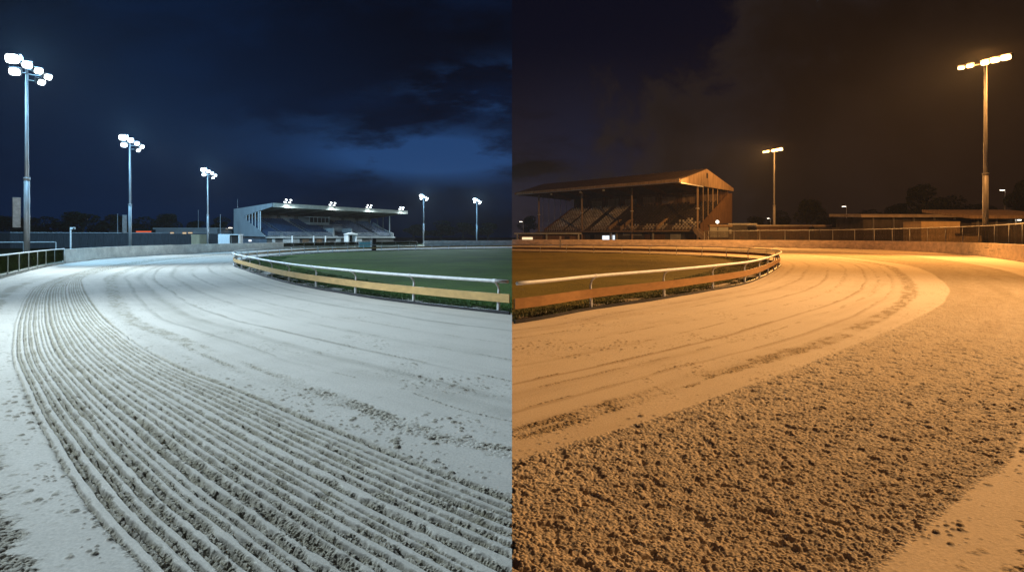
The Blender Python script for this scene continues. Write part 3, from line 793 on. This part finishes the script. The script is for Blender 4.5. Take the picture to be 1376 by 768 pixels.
# aerial on the stand roof
t = thing('roof_aerial', 'thin aerial rod on the back corner of the flat-roofed grandstand', 'aerial', loc2w(S, .4, 11.9, 7.8))
MB().tube([(0, 0, 0), (0, 0, 2.2)], .035, 6, .015).build('rod', M['galv'], t); MB().tube([(0, 0, 0), (0, 0, .3)], .07, 6).build('foot', M['dark'], t)
# undercroft lamps
for u, v, z, w in ((-.4, 10.2, 1.95, .5), (-.4, 6.4, 1.2, .9)):
    x, y, _ = loc2w(S, u, v, 0)
    MB().bx(-.06, .06, -w / 2, w / 2, -.15, .15)
    o = MB().bx(u - .32, u - .26, v - w / 2, v + w / 2, z - .18, z + .2).build('lit_panel', M['wincool'], S)

# ================================================================== BROWN STAND (right)
CUR[0] = WARM
axr = math.atan2(-.752, .66)
B = thing('grandstand', 'old brown gabled grandstand with timber gable end and rows of pale seats', 'grandstand', (1.0, 177, 0), axr)
LR = 56.0
MB().prism([(0, 14.75), (0, 15.05), (11.4, 18.30), (11.4, 17.95)], 0, LR).build('roof', M['roofw'], B)
MB().prism([(11.403, 17.95), (11.403, 18.30), (24, 14.35), (24, 14.0)], 0, LR).build('roof', M['roofw'], B)
mb = MB()
for k in range(28): mb.prism([(.1, 15.08), (.1, 15.14), (11.35, 18.36), (11.35, 18.30)], k * 2 + .9, k * 2 + 1.0)
mb.build('roof_batten', M['roofw'], B)
MB().prism([(-.16, 14.45), (-.16, 15.12), (-.01, 15.12), (-.01, 14.45)], -.1, LR + .1).build('fascia', M['gable'], B)
MB().prism([(-.16, 14.3), (-.16, 14.45), (.1, 14.45), (.1, 14.3)], 0, LR).build('gutter', M['galv'], B)
MB().prism([(.1, 14.9), (11.4, 18.15), (23.9, 14.25), (23.9, 13.5), (8.8, 14.0), (.1, 14.4)], LR + .02, LR + .2).build('gable_end', M['gable'], B)
MB().prism([(0.05, 14.1), (0.05, 14.36), (9.5, 13.95), (9.5, 13.7)], LR + .22, LR + .40).build('barge_board', M['white'], B)
MB().prism([(11.05, 16.0), (11.05, 17.2), (11.7, 17.2), (11.7, 16.0)], LR + .202, LR + .24).build('gable_vent', M['dark'], B)
MB().prism([(.2, 14.7), (11.4, 17.9), (23.9, 14.0), (23.9, 13.7), (.2, 14.4)], .02, .15).build('far_gable', M['brown'], B)
for k in range(7):
    u = 1 + k * 9
    MB().prism([(.3, 14.1), (.3, 14.7), (11.4, 17.6), (22.4, 14.2), (22.4, 13.4), (11.4, 15.2)], u - .12, u + .12).build('roof_truss', M['brown'], B)
nr = 16; v0r, v1r, z0r, z1r = 9.4, 22.0, 3.6, 10.4
prof = [(v0r, -.05)]
for k in range(nr):
    prof += [(v0r + (v1r - v0r) * k / nr, z0r + (z1r - z0r) * k / (nr - 1)), (v0r + (v1r - v0r) * (k + 1) / nr, z0r + (z1r - z0r) * k / (nr - 1))]
prof += [(v1r, -.05)]
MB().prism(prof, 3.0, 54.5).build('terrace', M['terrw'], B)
MB().bx(3, 55.5, 22.3, 22.55, 0, 13.9).build('back_wall', M['brown'], B)
for k in range(7):
    u = 10.5 + k * 6.4
    MB().bx(u, u + 4.6, 22.2, 22.29, 10.9, 12.9 + .3 * (k % 2)).build('back_panel', M['gable'], B)
for k in range(8):
    u = 8.8 + k * 6.4
    MB().bx(u, u + .5, 21.4, 21.9, 10.2, 14.0).build('back_post', M['brown'], B)
for u in (.9, 18.5, 36.0, 55.2):
    c = MB().tube([(u, 8.8, 0), (u, 8.8, 14.6)], .26, 12).build('column', M['gable'], B)
    MB().bx(u - .32, u + .32, 8.48, 9.12, 8.6, 8.85).build('collar', M['white'], c)
for k in range(4): MB().tube([(55.6, 10.6 + k * 2.2, 5.2 + k * 1.6), (55.6, 10.6 + k * 2.2, 14.0)], .11, 8).build('mullion', M['gable'], B)
for k in range(5): MB().tube([(.9, 10.5 + k * 2.6, 3.6 + k * 1.5), (.9, 10.5 + k * 2.6, 14.2)], .07, 6).build('far_mullion', M['galv'], B)
MB().prism([(9, 0), (9, 4.9), (22.2, 12.9), (23.8, 13.0), (23.8, 0)], 55.62, 55.85).build('side_wall', M['brown'], B)
MB().prism([(9.4, 0), (9.4, 4.4), (21.9, 11.2), (21.9, 0)], 2.6, 2.95).build('side_wall', M['brown'], B)
# raking vomitory walls
for u in (27.5, 31.5, 43.0):
    MB().prism([(9.45, 3.6), (9.45, 4.7), (13.5, 6.7), (15.5, 6.9), (15.5, 3.6)], u, u + .35).build('vomitory_wall', M['gable'], B)
aislesR = (10.5, 19.5, 28.5, 37.0, 46.0)
mb = MB()
for a in aislesR:
    mb = MB()
    for k in range(nr):
        v = v0r + (v1r - v0r) * k / nr; z = z0r + (z1r - z0r) * k / (nr - 1)
        mb.bx(a - .6, a + .6, v + .02, v + .34, z + .003, z + .17)
    mb.build('aisle_steps', M['terrw'], B)
seats = []
for k in range(nr):
    v = v0r + (v1r - v0r) * (k + .55) / nr; z = z0r + (z1r - z0r) * k / (nr - 1); u = 3.5
    while u < 54:
        if all(abs(u - a) > .8 for a in aislesR) and not (27.2 < u < 32 and k < 9): seats.append((u, v, z))
        u += .98
seats.sort(key=lambda q: (q[1], -q[0]))
first = None
for i, (u, v, z) in enumerate(seats[:100]):
    if first is None:
        mb = MB(); seat_mesh(mb, 0, 0, 0, .46); first = mb.build('seat', M['seatpale'], B); o = first
    else:
        o = first.copy(); link(o); o.parent = B
    o.location = (u, v, z)
rs = random.Random(4); mb = MB(); mb2 = MB()
for (u, v, z) in seats[100:]: seat_mesh(mb if (u < 26 or (u > 44 and v < 14 and rs.random() < .4)) else mb2, u, v, z, .52)
o = mb.build('seat_block', M['seatpale'], B); o['kind'] = 'stuff'
o = mb2.build('dark_seat_block', M['seatdark'], B); o['kind'] = 'stuff'
MB().bx(1.0, 55.3, 7.3, 9.35, 3.25, 3.58).build('terrace_edge', M['gable'], B)
railing(1.2, 55, 7.45, 3.58, M['gable'], B, gap=.42, hgt=1.25)
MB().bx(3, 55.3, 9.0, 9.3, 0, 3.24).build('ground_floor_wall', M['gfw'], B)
for (u0, u1, z0, z1, mt) in ((13.5, 19.5, .2, 2.7, 'brown'), (21.5, 23, 0, 2.6, 'black'), (33, 39, 2.3, 3.1, 'panel'), (40, 46, .3, 2.6, 'brown'), (47.6, 50.5, .9, 2.7, 'panel'), (52, 54.4, 0, 2.6, 'brown')):
    MB().bx(u0, u1, 8.9, 8.98, z0, z1).build('wall_panel', M[mt], B)
for (u0, u1, z0, z1, mt) in ((26.0, 28.4, .8, 2.3, 'wincool'), (29.6, 30.3, .5, 2.4, 'wincool'), (6, 7, 1.0, 1.7, 'winwarm')):
    f = MB().bx(u0 - .15, u1 + .15, 8.86, 8.98, z0 - .15, z1 + .15).build('window', M['panel'], B)
    MB().bx(u0, (u0 + u1) / 2 - .05, 8.82, 8.855, z0, z1).bx((u0 + u1) / 2 + .05, u1, 8.82, 8.855, z0, z1).build('pane', M[mt], f)
for u in (29.0, 42.6, 31.0, 12.6): MB().bx(u, u + .4, 8.3, 8.7, 0, 3.24).build('pillar', M['panel'], B)
# stair down at the near end
mb = MB()
for k in range(10): mb.bx(55.9 + k * .38, 56.3 + k * .38, 6.2, 7.8, 3.2 - k * .34, 3.4 - k * .34)
st = mb.build('stair_flight', M['gable'], B)
MB().prism([(55.9, 3.0), (55.9, 4.4), (59.7, 1.2), (59.7, .1)], 6.0, 6.18, axis='y').build('stringer', M['gable'], st)
MB().prism([(55.9, 3.0), (55.9, 4.2), (59.7, 1.0), (59.7, .1)], 7.85, 8.0, axis='y').build('stringer', M['gable'], st)
# unlit lamps slung under the front eave
for u in (14, 25, 33):
    MB().box((u, 1.0, 13.9), (.5, .35, .45)).tube([(u, 1, 14.1), (u, 1, 15.2)], .04, 6).build('eave_lamp', M['panel'], B)

# low flat-roofed kiosk in front of the stand's far end
K = thing('kiosk', 'low flat-roofed kiosk with pale canopy below the far end of the brown grandstand', 'kiosk', (at(700, 150), 150, 0), R(-10))
MB().bx(-.5, 14.5, 0, 5, 0, 2.6).build('wall', M['brown'], K)
MB().bx(-1.5, 15.0, -1.5, 5.2, 2.65, 2.95).build('roof', M['panel'], K)
for u in (-.9, 6.5, 14.4): MB().bx(u, u + .3, -1.2, -.9, 0, 2.64).build('canopy_post', M['panel'], K)
MB().bx(.3, 3.0, -.06, -.003, .9, 1.9).build('serving_window', M['winwarm'], K)
MB().bx(11, 12.2, -.05, -.003, 0, 2.1).build('door', M['black'], K)

# ================================================================== BACKGROUND left
CUR[0] = COOL
def board_fence(pts, hgt, label):
    t = thing('board_fence', label, 'fence', (pts[0][0], pts[0][1], 0))
    loc = [(x - pts[0][0], y - pts[0][1]) for x, y in pts]
    mb = MB()
    for i in range(len(loc) - 1):
        a, b = loc[i], loc[i + 1]; d = math.dist(a, b); an = math.atan2(b[1] - a[1], b[0] - a[0]); n = int(d / 1.2)
        for k in range(n):
            f = (k + .5) / n; mb.box((a[0] + (b[0] - a[0]) * f, a[1] + (b[1] - a[1]) * f, hgt / 2 + random.uniform(-.03, .03)), (d / n - .03, .04 + .02 * (k % 2), hgt), rz=an)
    mb.build('boards', M['fence'], t)
    MB().sweep(loc, [(-.02 - .05, hgt + .05), (-.02 + .05, hgt + .05), (.05, hgt + .14), (-.07, hgt + .14)]).build('capping', M['galv'], t)
    return t
board_fence([(-118, 96), (-86, 102), (-70, 119), (-60, 134)], 2.65, 'long grey board fence behind the pale wall and the blue-white masts')
# thin pipe rail
t = thing('pipe_rail', 'white pipe rail in rectangular bays on the verge at the left edge', 'railing', (-56, 56, 0), R(35))
mb = MB()
for k in range(5): MB().tube([(k * 2.6, 0, -.05), (k * 2.6, 0, 1.45)], .05, 8).build('post', M['white'], t)
MB().tube([(0, 0, 1.45), (10.4, 0, 1.45)], .05, 8).build('top_rail', M['white'], t)
MB().tube([(0, 0, .1), (10.4, 0, .1)], .04, 8).build('bottom_rail', M['white'], t)
# camera post
t = thing('camera_post', 'slim white post with a small camera head behind the barrier wall', 'camera post', (at(95, 47), 47, 0))
MB().tube([(0, 0, 0), (0, 0, 2.62)], .055, 8).build('post', M['white'], t)
h = MB().box((.16, 0, 2.66), (.36, .16, .17)).build('camera_head', M['white'], t, bevel=.02)
MB().tube([(.3, -.09, 2.66), (.3, -.13, 2.66)], .06, 8).build('lens', M['black'], h)
# low building with lit windows
def hut(name, px0, px1, Y, ytop, label, cat, wallm, roofm, depth=6, over=.4, rz=0, roofth=.35, slope=0):
    x0, x1 = at(px0, Y), at(px1, Y); zt = zz(ytop, Y)
    t = thing(name, label, cat, (x0, Y, 0), rz); w = x1 - x0
    MB().bx(0, w, 0, depth, -.05, zt - roofth).build('wall', wallm, t)
    MB().prism([(-over, zt - roofth + .003), (depth + over, zt - roofth + .003 + slope), (depth + over, zt + slope), (-over, zt)], -over, w + over).build('roof', roofm, t)
    return t, w, zt
t, w, zt = hut('low_building', 209, 292, 136, 306, 'long low building with warm lit windows behind the board fence', 'building', M['clad'], M['panel'], 7)
for (a, b) in ((.24, .30), (.44, .50), (.53, .60)):
    f = MB().bx(w * a - .1, w * b + .1, -.06, -.003, 2.3, 3.1).build('window', M['dark'], t); MB().bx(w * a, w * b, -.09, -.063, 2.4, 3.0).build('pane', M['winwarm'], f)
t, w, zt = hut('low_shed', 150, 206, 140, 310, 'low dark shed with a red lit strip left of the long low building', 'shed', M['shedwall'], M['shedwall'], 6)
MB().bx(w * .62, w * .98, -.55, -.45, 3.05, 3.32).build('red_light_strip', M['redlit'], t)
t, w, zt = hut('cabin', 257, 268, 118, 315, 'small tan cabin between the low building and the white kiosk', 'cabin', M['tanbox'], M['tanbox'], 3, .05)
x0 = at(293, 104); t = thing('storage_kiosk', 'white box kiosk with one open dark side left of the flat-roofed grandstand', 'kiosk', (x0, 104, 0), R(12))
MB().bx(0, 1.9, 0, 3, 0, 2.45).build('wall', M['white'], t, bevel=.02); MB().bx(1.91, 3.4, 1.0, 3, 0, 2.3).build('inner_wall', M['panel'], t)
MB().bx(1.905, 3.5, -.1, 3, 2.31, 2.45).build('canopy', M['white'], t); MB().bx(3.3, 3.45, -.05, .9, 0, 2.3).build('side_post', M['white'], t)
MB().bx(2.0, 3.2, .95, .995, .05, 2.2).build('door', M['black'], t)
for px, Y, yt, lb in ((266.5, 150, 283, 'thin bare pole behind the low building'), (296, 130, 289, 'thin bare pole behind the white box kiosk'), (158, 120, 288, 'thin dark pole beside the second blue-white mast')):
    t = thing('bare_pole', lb, 'pole', (at(px, Y), Y, 0)); zt = zz(yt, Y)
    MB().tube([(0, 0, 0), (0, 0, zt)], .10, 8, .06).build('shaft', M['pole'], t); MB().tube([(0, 0, zt), (0, 0, zt + .15)], .09, 8).build('cap', M['galv'], t)
def lamp_post(px, Y, ytop, lb, bulb='bulb', size=.28, armlen=.8):
    t = thing('lamp_post', lb, 'street lamp', (at(px, Y), Y, 0)); zt = zz(ytop, Y)
    MB().tube([(0, 0, 0), (0, 0, zt)], .11, 8, .07).tube([(0, 0, zt - .1), (-armlen, 0, zt)], .05, 6).build('pole', M['pole'], t)
    h = MB().box((-armlen, 0, zt), (.6, .3, .14)).build('lamp_head', M['dark'], t)
    MB().box((-armlen, -.1, zt - .1), (size * 1.7, size, .12)).build('lens', M[bulb], h)
    return t
lamp_post(314.5, 140, 305.5, 'short white-lit lamp post just left of the flat-roofed grandstand', size=.4)
lamp_post(118, 190, 294, 'far dim lamp post above the left board fence', size=.3)

# ================================================================== BACKGROUND right
CUR[0] = WARM
t, w, zt = hut('long_shed', 1160, 1304, 108, 288.5, 'long dark shed with a grey sheet roof behind the tan container', 'shed', M['shedwall'], M['shedroof'], 9, .9, slope=.5, roofth=.5)
for k in range(5): MB().bx(w * (.08 + k * .19), w * (.08 + k * .19) + .25, -.3, -.05, 0, zt - .5).build('post', M['galv'], t)
t, w, zt = hut('wide_shed', 1306, 1420, 92, 290, 'wide shed with a warm-lit pale roof at the right edge', 'shed', M['shedwall'], M['gable'], 9, .9, slope=1.4, roofth=.45)
MB().box((w * .52, -.6, zt - .65), (.5, .15, .12)).build('wall_lamp', M['bulb'], t)
for k in range(4): MB().bx(w * (.05 + k * .22), w * (.05 + k * .22) + .2, -.3, -.05, 0, zt - .5).build('post', M['galv'], t)
t, w, zt = hut('shipping_container', 1238, 1290, 87, 297.5, 'tan container standing behind the wire fence left of the tall mast', 'container', M['tanbox'], M['tanbox'], 4, .03, roofth=.15)
mb = MB()
for k in range(22): mb.bx(k * w / 22 + .05, k * w / 22 + .15, -.05, -.003, .2, zt - .3)
mb.build('rib', M['tanbox'], t)
t, w, zt = hut('low_store', 1291, 1319, 86, 313, 'low tan store between the container and the tall sodium mast', 'shed', M['tanbox'], M['shedwall'], 3, .1)
t, w, zt = hut('low_shed', 1017, 1088, 124, 302, 'low shed with a pale roof edge left of the small tin shed', 'shed', M['brown'], M['shedroof'], 6, .4)
for k in range(3): MB().bx(w * (.2 + k * .3), w * (.2 + k * .3) + 1.2, -.06, -.003, 0, 2.1).build('door', M['shedwall'], t)
t, w, zt = hut('tin_shed', 1094, 1116, 122, 302, 'small tin shed with pale roof edge between two longer sheds', 'shed', M['shedwall'], M['shedroof'], 4, .2)
MB().bx(w * .3, w * .3 + 1, -.06, -.003, 0, 2.1).build('door', M['brown'], t)
t, w, zt = hut('low_hut', 980, 1015, 128, 300, 'dark low hut between the notice boards and the farther sodium mast', 'hut', M['shedwall'], M['galv'], 5, .3)
MB().bx(w * .4, w * .4 + 1, -.06, -.003, 0, 2.1).build('door', M['brown'], t)
t, w, zt = hut('open_store', 1120, 1158, 116, 306, 'dark low store left of the long shed', 'shed', M['shedwall'], M['shedwall'], 5, .3)
MB().bx(w * .2, w * .7, -.06, -.003, 0, 2.2).build('door', M['brown'], t)
Y = 122; x0 = at(953, Y); t = thing('notice_board', 'pair of blank grey notice boards under a small roof by the brown grandstand', 'notice board', (x0, Y, 0))
MB().bx(.1, 1.65, -.05, .05, 1.9, 4.0).build('board', M['panel'], t); MB().bx(1.85, 3.9, -.05, .05, 1.9, 4.0).build('board', M['panel'], t)
MB().bx(-.1, 4.6, -.5, .4, 4.05, 4.5).build('roof', M['gable'], t)
for u in (0, 1.7, 3.95): MB().bx(u, u + .12, -.06, .06, 0, 4.04).build('post', M['dark'], t)
MB().bx(4.15, 4.55, -.03, .03, 2.6, 3.4).build('notice', M['white'], t)
lamp_post(1137.5, 170, 277, 'distant lamp post with a small bright lamp above the open store', size=.5)
lamp_post(1350.5, 150, 255, 'distant lamp post with a bright lamp above the wide shed at the right', size=.5)
lamp_post(1035.5, 190, 293, 'far low lamp beside the farther sodium mast pole', size=.35)
lamp_post(1091, 200, 291.5, 'far low lamp in front of the tall round tree', size=.3)
lamp_post(703, 210, 297.5, 'lamp post shining left of the brown grandstand', size=.6)
Y = 126; t = thing('globe_lamp', 'lit globe lamp on a stem above the blank notice boards', 'lamp', (at(964, Y), Y, 0))
MB().tube([(0, 0, 0), (0, 0, zz(300, Y))], .06, 8).build('stem', M['pole'], t)
bmx = bmesh.new(); bmesh.ops.create_uvsphere(bmx, u_segments=12, v_segments=8, radius=.34); me = bpy.data.meshes.new('globe'); bmx.to_mesh(me); bmx.free(); me.materials.append(M['bulb'])
o = bpy.data.objects.new('globe', me); link(o); o.parent = t; o.location = (0, 0, zz(298, Y)); 

# ================================================================== TREES
def tree_proto(seed, n=2600):
    rng = random.Random(seed); t = MB(); c = MB()
    t.tube([(0, 0, -.2), (.1, .05, 2), (.05, 0, 4.6)], .34, 8, .16)
    blobs = []
    for k in range(9):
        a = rng.uniform(0, 6.28); r = rng.uniform(.6, 2.7); z = rng.uniform(3.6, 8.4); 
        r *= 1.15 - max(0, (z - 6)) * .22
        p = (math.cos(a) * r, math.sin(a) * r, z); blobs.append((p, rng.uniform(.9, 1.8)))
        t.tube([(.05, 0, 3.2 + rng.uniform(0, 1.2)), (p[0] * .5, p[1] * .5, (z + 3.6) / 2 + .3), p], .11, 6, .03)
    for _ in range(n):
        p, r = rng.choice(blobs)
        while True:
            d = Vector((rng.uniform(-1, 1), rng.uniform(-1, 1), rng.uniform(-1, 1)))
            if .05 < d.length < 1: break
        d = d.normalized() * (d.length ** .5) * r; q = Vector(p) + Vector((d.x * 1.2, d.y * 1.2, d.z * .9))
        nrm = Vector((rng.gauss(0, 1), rng.gauss(0, 1), rng.gauss(0, 1) + .5)).normalized(); e = nrm.orthogonal().normalized() * rng.uniform(.10, .24); g = nrm.cross(e) * rng.uniform(.8, 1.5)
        c.add([q - e, q + g, q + e, q - g], [(0, 1, 2, 3)])
    return t, c
protos = [tree_proto(s) for s in (3, 8, 21)]
pm = [[None, None] for _ in protos]
def tree(i, px, Y, ytop, wpx, lb, group):
    t = thing('tree', lb, 'tree', (at(px, Y), Y, 0), random.uniform(0, 6.28), group)
    hz = zz(ytop, Y) / 9.2; wx = wpx / F * Y / 7.0
    for j, (nm, mt) in enumerate((('trunk', M['bark']), ('crown', M['leaf']))):
        if pm[i][j] is None: o = protos[i][j].build(nm, mt, t); pm[i][j] = o.data
        else:
            o = bpy.data.objects.new(nm, pm[i][j]); link(o); o.parent = t
        o.scale = (wx, wx, hz)
CUR[0] = COOL
Gt = 'dark trees beyond the left board fence'
for k, (px, Y, yt, w, lb) in enumerate([
    (-6, 150, 288, 60, 'dark tree at the extreme left edge beyond the board fence'),
    (30, 155, 291, 48, 'dark tree right behind the nearest left mast pole'),
    (66, 160, 293, 44, 'low dark tree between the nearest left mast and the camera post'),
    (112, 150, 283.5, 56, 'tallest broad dark tree above the camera post'),
    (150, 160, 288, 40, 'dark tree just left of the second blue-white mast'),
    (192, 165, 293, 44, 'low dark tree just right of the second blue-white mast'),
    (228, 170, 286, 40, 'dark rounded tree above the left part of the low building'),
    (262, 180, 296, 40, 'low dark tree behind the right part of the low building'),
    (300, 180, 293, 36, 'dark tree between the third mast and the flat-roofed grandstand')]):
    tree(k % 3, px, Y, yt, w, lb, Gt)
Gt = 'far dark trees beyond the lawn'
for k, (px, Y, yt, w, lb) in enumerate([
    (556, 240, 301, 40, 'far dark tree against the right end of the flat-roofed grandstand'),
    (592, 250, 297.5, 40, 'far dark tree just right of the fourth blue-white mast'),
    (622, 255, 298, 36, 'far dark tree left of the farthest blue-white mast'),
    (656, 250, 299, 38, 'far dark tree right of the farthest blue-white mast')]):
    tree((k + 1) % 3, px, Y, yt, w, lb, Gt)
CUR[0] = WARM
Gt = 'dark trees beyond the sheds'
for k, (px, Y, yt, w, lb) in enumerate([
    (711, 230, 289, 24, 'dark tree left of the brown grandstand beneath its eave'),
    (1008, 220, 291, 44, 'low dark tree left of the farther sodium mast'),
    (1052, 215, 285, 34, 'dark tree right of the farther sodium mast'),
    (1084, 180, 265.5, 46, 'tall round dark tree between the farther mast and the distant lamp post'),
    (1122, 200, 291, 40, 'low dark tree beside the distant lamp post'),
    (1165, 190, 284, 50, 'dark spreading tree above the left end of the long shed'),
    (1206, 185, 272, 48, 'dark tree left of the tallest tree above the long shed'),
    (1244, 170, 246, 62, 'tallest dark tree above the long shed and container'),
    (1288, 175, 266, 50, 'dark tree just left of the tall sodium mast'),
    (1326, 180, 272, 36, 'dark tree right behind the tall sodium mast'),
    (1374, 150, 238, 60, 'big dark tree at the right edge above the wide shed')]):
    tree(k % 3, px, Y, yt, w, lb, Gt)

# ================================================================== SKY
w = bpy.data.worlds.new('World'); sc.world = w; w.use_nodes = True; nt = w.node_tree; nt.nodes.clear()
out = nd(nt, 'ShaderNodeOutputWorld'); bg = nd(nt, 'ShaderNodeBackground'); nt.links.new(bg.outputs[0], out.inputs[0])
tc = nd(nt, 'ShaderNodeTexCoord'); sp = nd(nt, 'ShaderNodeSeparateXYZ'); nt.links.new(tc.outputs['Generated'], sp.inputs[0])
class E:
    def __init__(s, k): s.k = k
    @staticmethod
    def op(o, a, b=None, c=None):
        n = nd(nt, 'ShaderNodeMath', operation=o)
        for i, q in enumerate((a, b, c)):
            if q is None: continue
            if isinstance(q, E): nt.links.new(q.k, n.inputs[i])
            else: n.inputs[i].default_value = q
        return E(n.outputs[0])
    def __add__(s, o): return E.op('ADD', s, o)
    def __radd__(s, o): return E.op('ADD', s, o)
    def __sub__(s, o): return E.op('SUBTRACT', s, o)
    def __rsub__(s, o): return E.op('SUBTRACT', o, s)
    def __mul__(s, o): return E.op('MULTIPLY', s, o)
    def __rmul__(s, o): return E.op('MULTIPLY', s, o)
    def __truediv__(s, o): return E.op('DIVIDE', s, o)
def ss(a, b, x):
    n = nd(nt, 'ShaderNodeMapRange', interpolation_type='SMOOTHSTEP'); n.inputs[1].default_value = a; n.inputs[2].default_value = b
    nt.links.new(x.k, n.inputs[0]); return E(n.outputs[0])
def comb(x, y, z=0.0):
    n = nd(nt, 'ShaderNodeCombineXYZ')
    for i, q in enumerate((x, y, z)):
        if isinstance(q, E): nt.links.new(q.k, n.inputs[i])
        else: n.inputs[i].default_value = q
    return n.outputs[0]
def noise(v, scale, det=7., rough=.55, dist=0.):
    n = nd(nt, 'ShaderNodeTexNoise', Scale=scale, Detail=det, Roughness=rough, Distortion=dist); nt.links.new(v, n.inputs['Vector']); return E(n.outputs['Fac'])
def mixc(f, a, b):
    n = nd(nt, 'ShaderNodeMix', data_type='RGBA'); 
    if isinstance(f, E): nt.links.new(f.k, n.inputs[0])
    else: n.inputs[0].default_value = f
    for i, q in ((6, a), (7, b)):
        if isinstance(q, tuple): n.inputs[i].default_value = (*q, 1)
        else: nt.links.new(q, n.inputs[i])
    return n.outputs[2]
def gauss(u, v, cu, cv, su, sv):
    d = (u - cu) * (1 / su); e = (v - cv) * (1 / sv)
    return E.op('POWER', 2.71828, (d * d + e * e) * -1.0)
dx, dy, dz = (E(sp.outputs[i]) for i in range(3))
ya = E.op('MAXIMUM', E.op('ABSOLUTE', dy), .12)
u = dx / ya; v = dz / ya
# --- cold half: navy overcast with torn gaps low over the lawn
n1 = noise(comb(u * 1.0, v * 2.6, 3.0), 3.2, 8., .56, .25)
n2 = noise(comb(u * 1.0, v * 3.0, 9.0), 3.6, 8., .58, .15)
base = mixc(ss(.38, .66, n1), (.0001, .0006, .0028), (.0007, .0060, .024))
base = mixc(gauss(u, v, -.62, .16, .42, .26) * .75, base, (.0008, .011, .045))
gap = ss(.44, .58, n2) * (gauss(u, v, -.13, .135, .17, .035) * 1.1 + gauss(u, v, -.02, .245, .12, .04) * .75 + gauss(u, v, -.28, .17, .2, .05) * .22)
cold = mixc(E.op('MINIMUM', gap * 1.5, 1.0), base, (.012, .050, .155))
# --- warm half: clear dusk blue at the left, brown lit cloud bank at the right
n3 = noise(comb(u * 1.0, v * 1.15, 5.0), 4.2, 9., .58, .35)
n4 = noise(comb(u * 1.0, v * 3.2, 12.0), 6.5, 8., .6, .3)
clear = mixc(ss(.02, .34, v), (.020, .014, .018), (.0012, .0020, .0085))
clear = mixc(gauss(u, v, .13, .14, .12, .11) * .75, clear, (.0065, .0095, .026))
wisp = ss(.50, .72, n4) * ss(.42, .10, v)
clear = mixc(wisp * .6, clear, (.0040, .0028, .0030))
bank = (u - .19) * 1.1 + (n3 - .5) * 1.15 - E.op('MAXIMUM', v - .27 - u * .12, 0.0) * 2.2
low = gauss(u, v, .02, .115, .09, .025) * 1.3 * ss(.4, .6, n4)
bm_ = E.op('MAXIMUM', ss(-.02, .12, bank), E.op('MINIMUM', low, 1.0))
edge = ss(-.02, .08, bank) * ss(.34, .06, bank)
glow = gauss(u, v, .75, .18, .42, .30)
cl = mixc(ss(.36, .66, n3), (.0020, .0015, .0014), (.0080, .0052, .0042))
cl = mixc(edge * .6, cl, (.019, .015, .016))
cl = mixc(glow * .35, cl, (.030, .0125, .0058))
warm = mixc(bm_, clear, cl)
warm = mixc(glow * .12, warm, (.026, .011, .005))
sky = mixc(E.op('GREATER_THAN', dx, 0.0), cold, warm)
nt.links.new(sky, bg.inputs[0]); bg.inputs[1].default_value = 1.0

# ================================================================== AIR
me = bpy.data.meshes.new('haze'); mb = MB().bx(-190, 190, -40, 300, -1.1, 22.2); me.from_pydata(mb.v, [], mb.f)
hz = bpy.data.objects.new('haze', me); COOL.objects.link(hz); WARM.objects.link(hz); hz['kind'] = 'stuff'
m = bpy.data.materials.new('night_air'); m.use_nodes = True; n_ = m.node_tree; n_.nodes.clear()
o_ = n_.nodes.new('ShaderNodeOutputMaterial'); pv = n_.nodes.new('ShaderNodeVolumePrincipled'); pv.inputs['Density'].default_value = .00010
pv.inputs['Color'].default_value = (.82, .86, .92, 1); pv.inputs['Anisotropy'].default_value = .0
n_.links.new(pv.outputs[0], o_.inputs['Volume']); me.materials.append(m)

# ================================================================== CAMERA AND RENDER
cd = bpy.data.cameras.new('camera'); cam = bpy.data.objects.new('camera', cd); sc.collection.objects.link(cam)
cam.location = (0, 0, HC); cam.rotation_euler = (R(90), 0, 0); cd.sensor_width = 36; cd.lens = 36 * F / 1376; cd.shift_y = -(384 - H0) / 1376
cd.clip_end = 4000; sc.camera = cam
sc.view_settings.view_transform = 'Standard'; sc.view_settings.look = 'None'; sc.view_settings.exposure = 0; sc.view_settings.gamma = 1
sc.render.engine = 'CYCLES'; cy = sc.cycles
cy.max_bounces = 5; cy.diffuse_bounces = 2; cy.glossy_bounces = 2; cy.transparent_max_bounces = 12; cy.volume_bounces = 0
cy.use_denoising = True; cy.denoiser = 'OPENIMAGEDENOISE'; cy.use_adaptive_sampling = False
cy.sample_clamp_indirect = 3.0; cy.sample_clamp_direct = 10.0
cy.caustics_reflective = False; cy.caustics_refractive = False
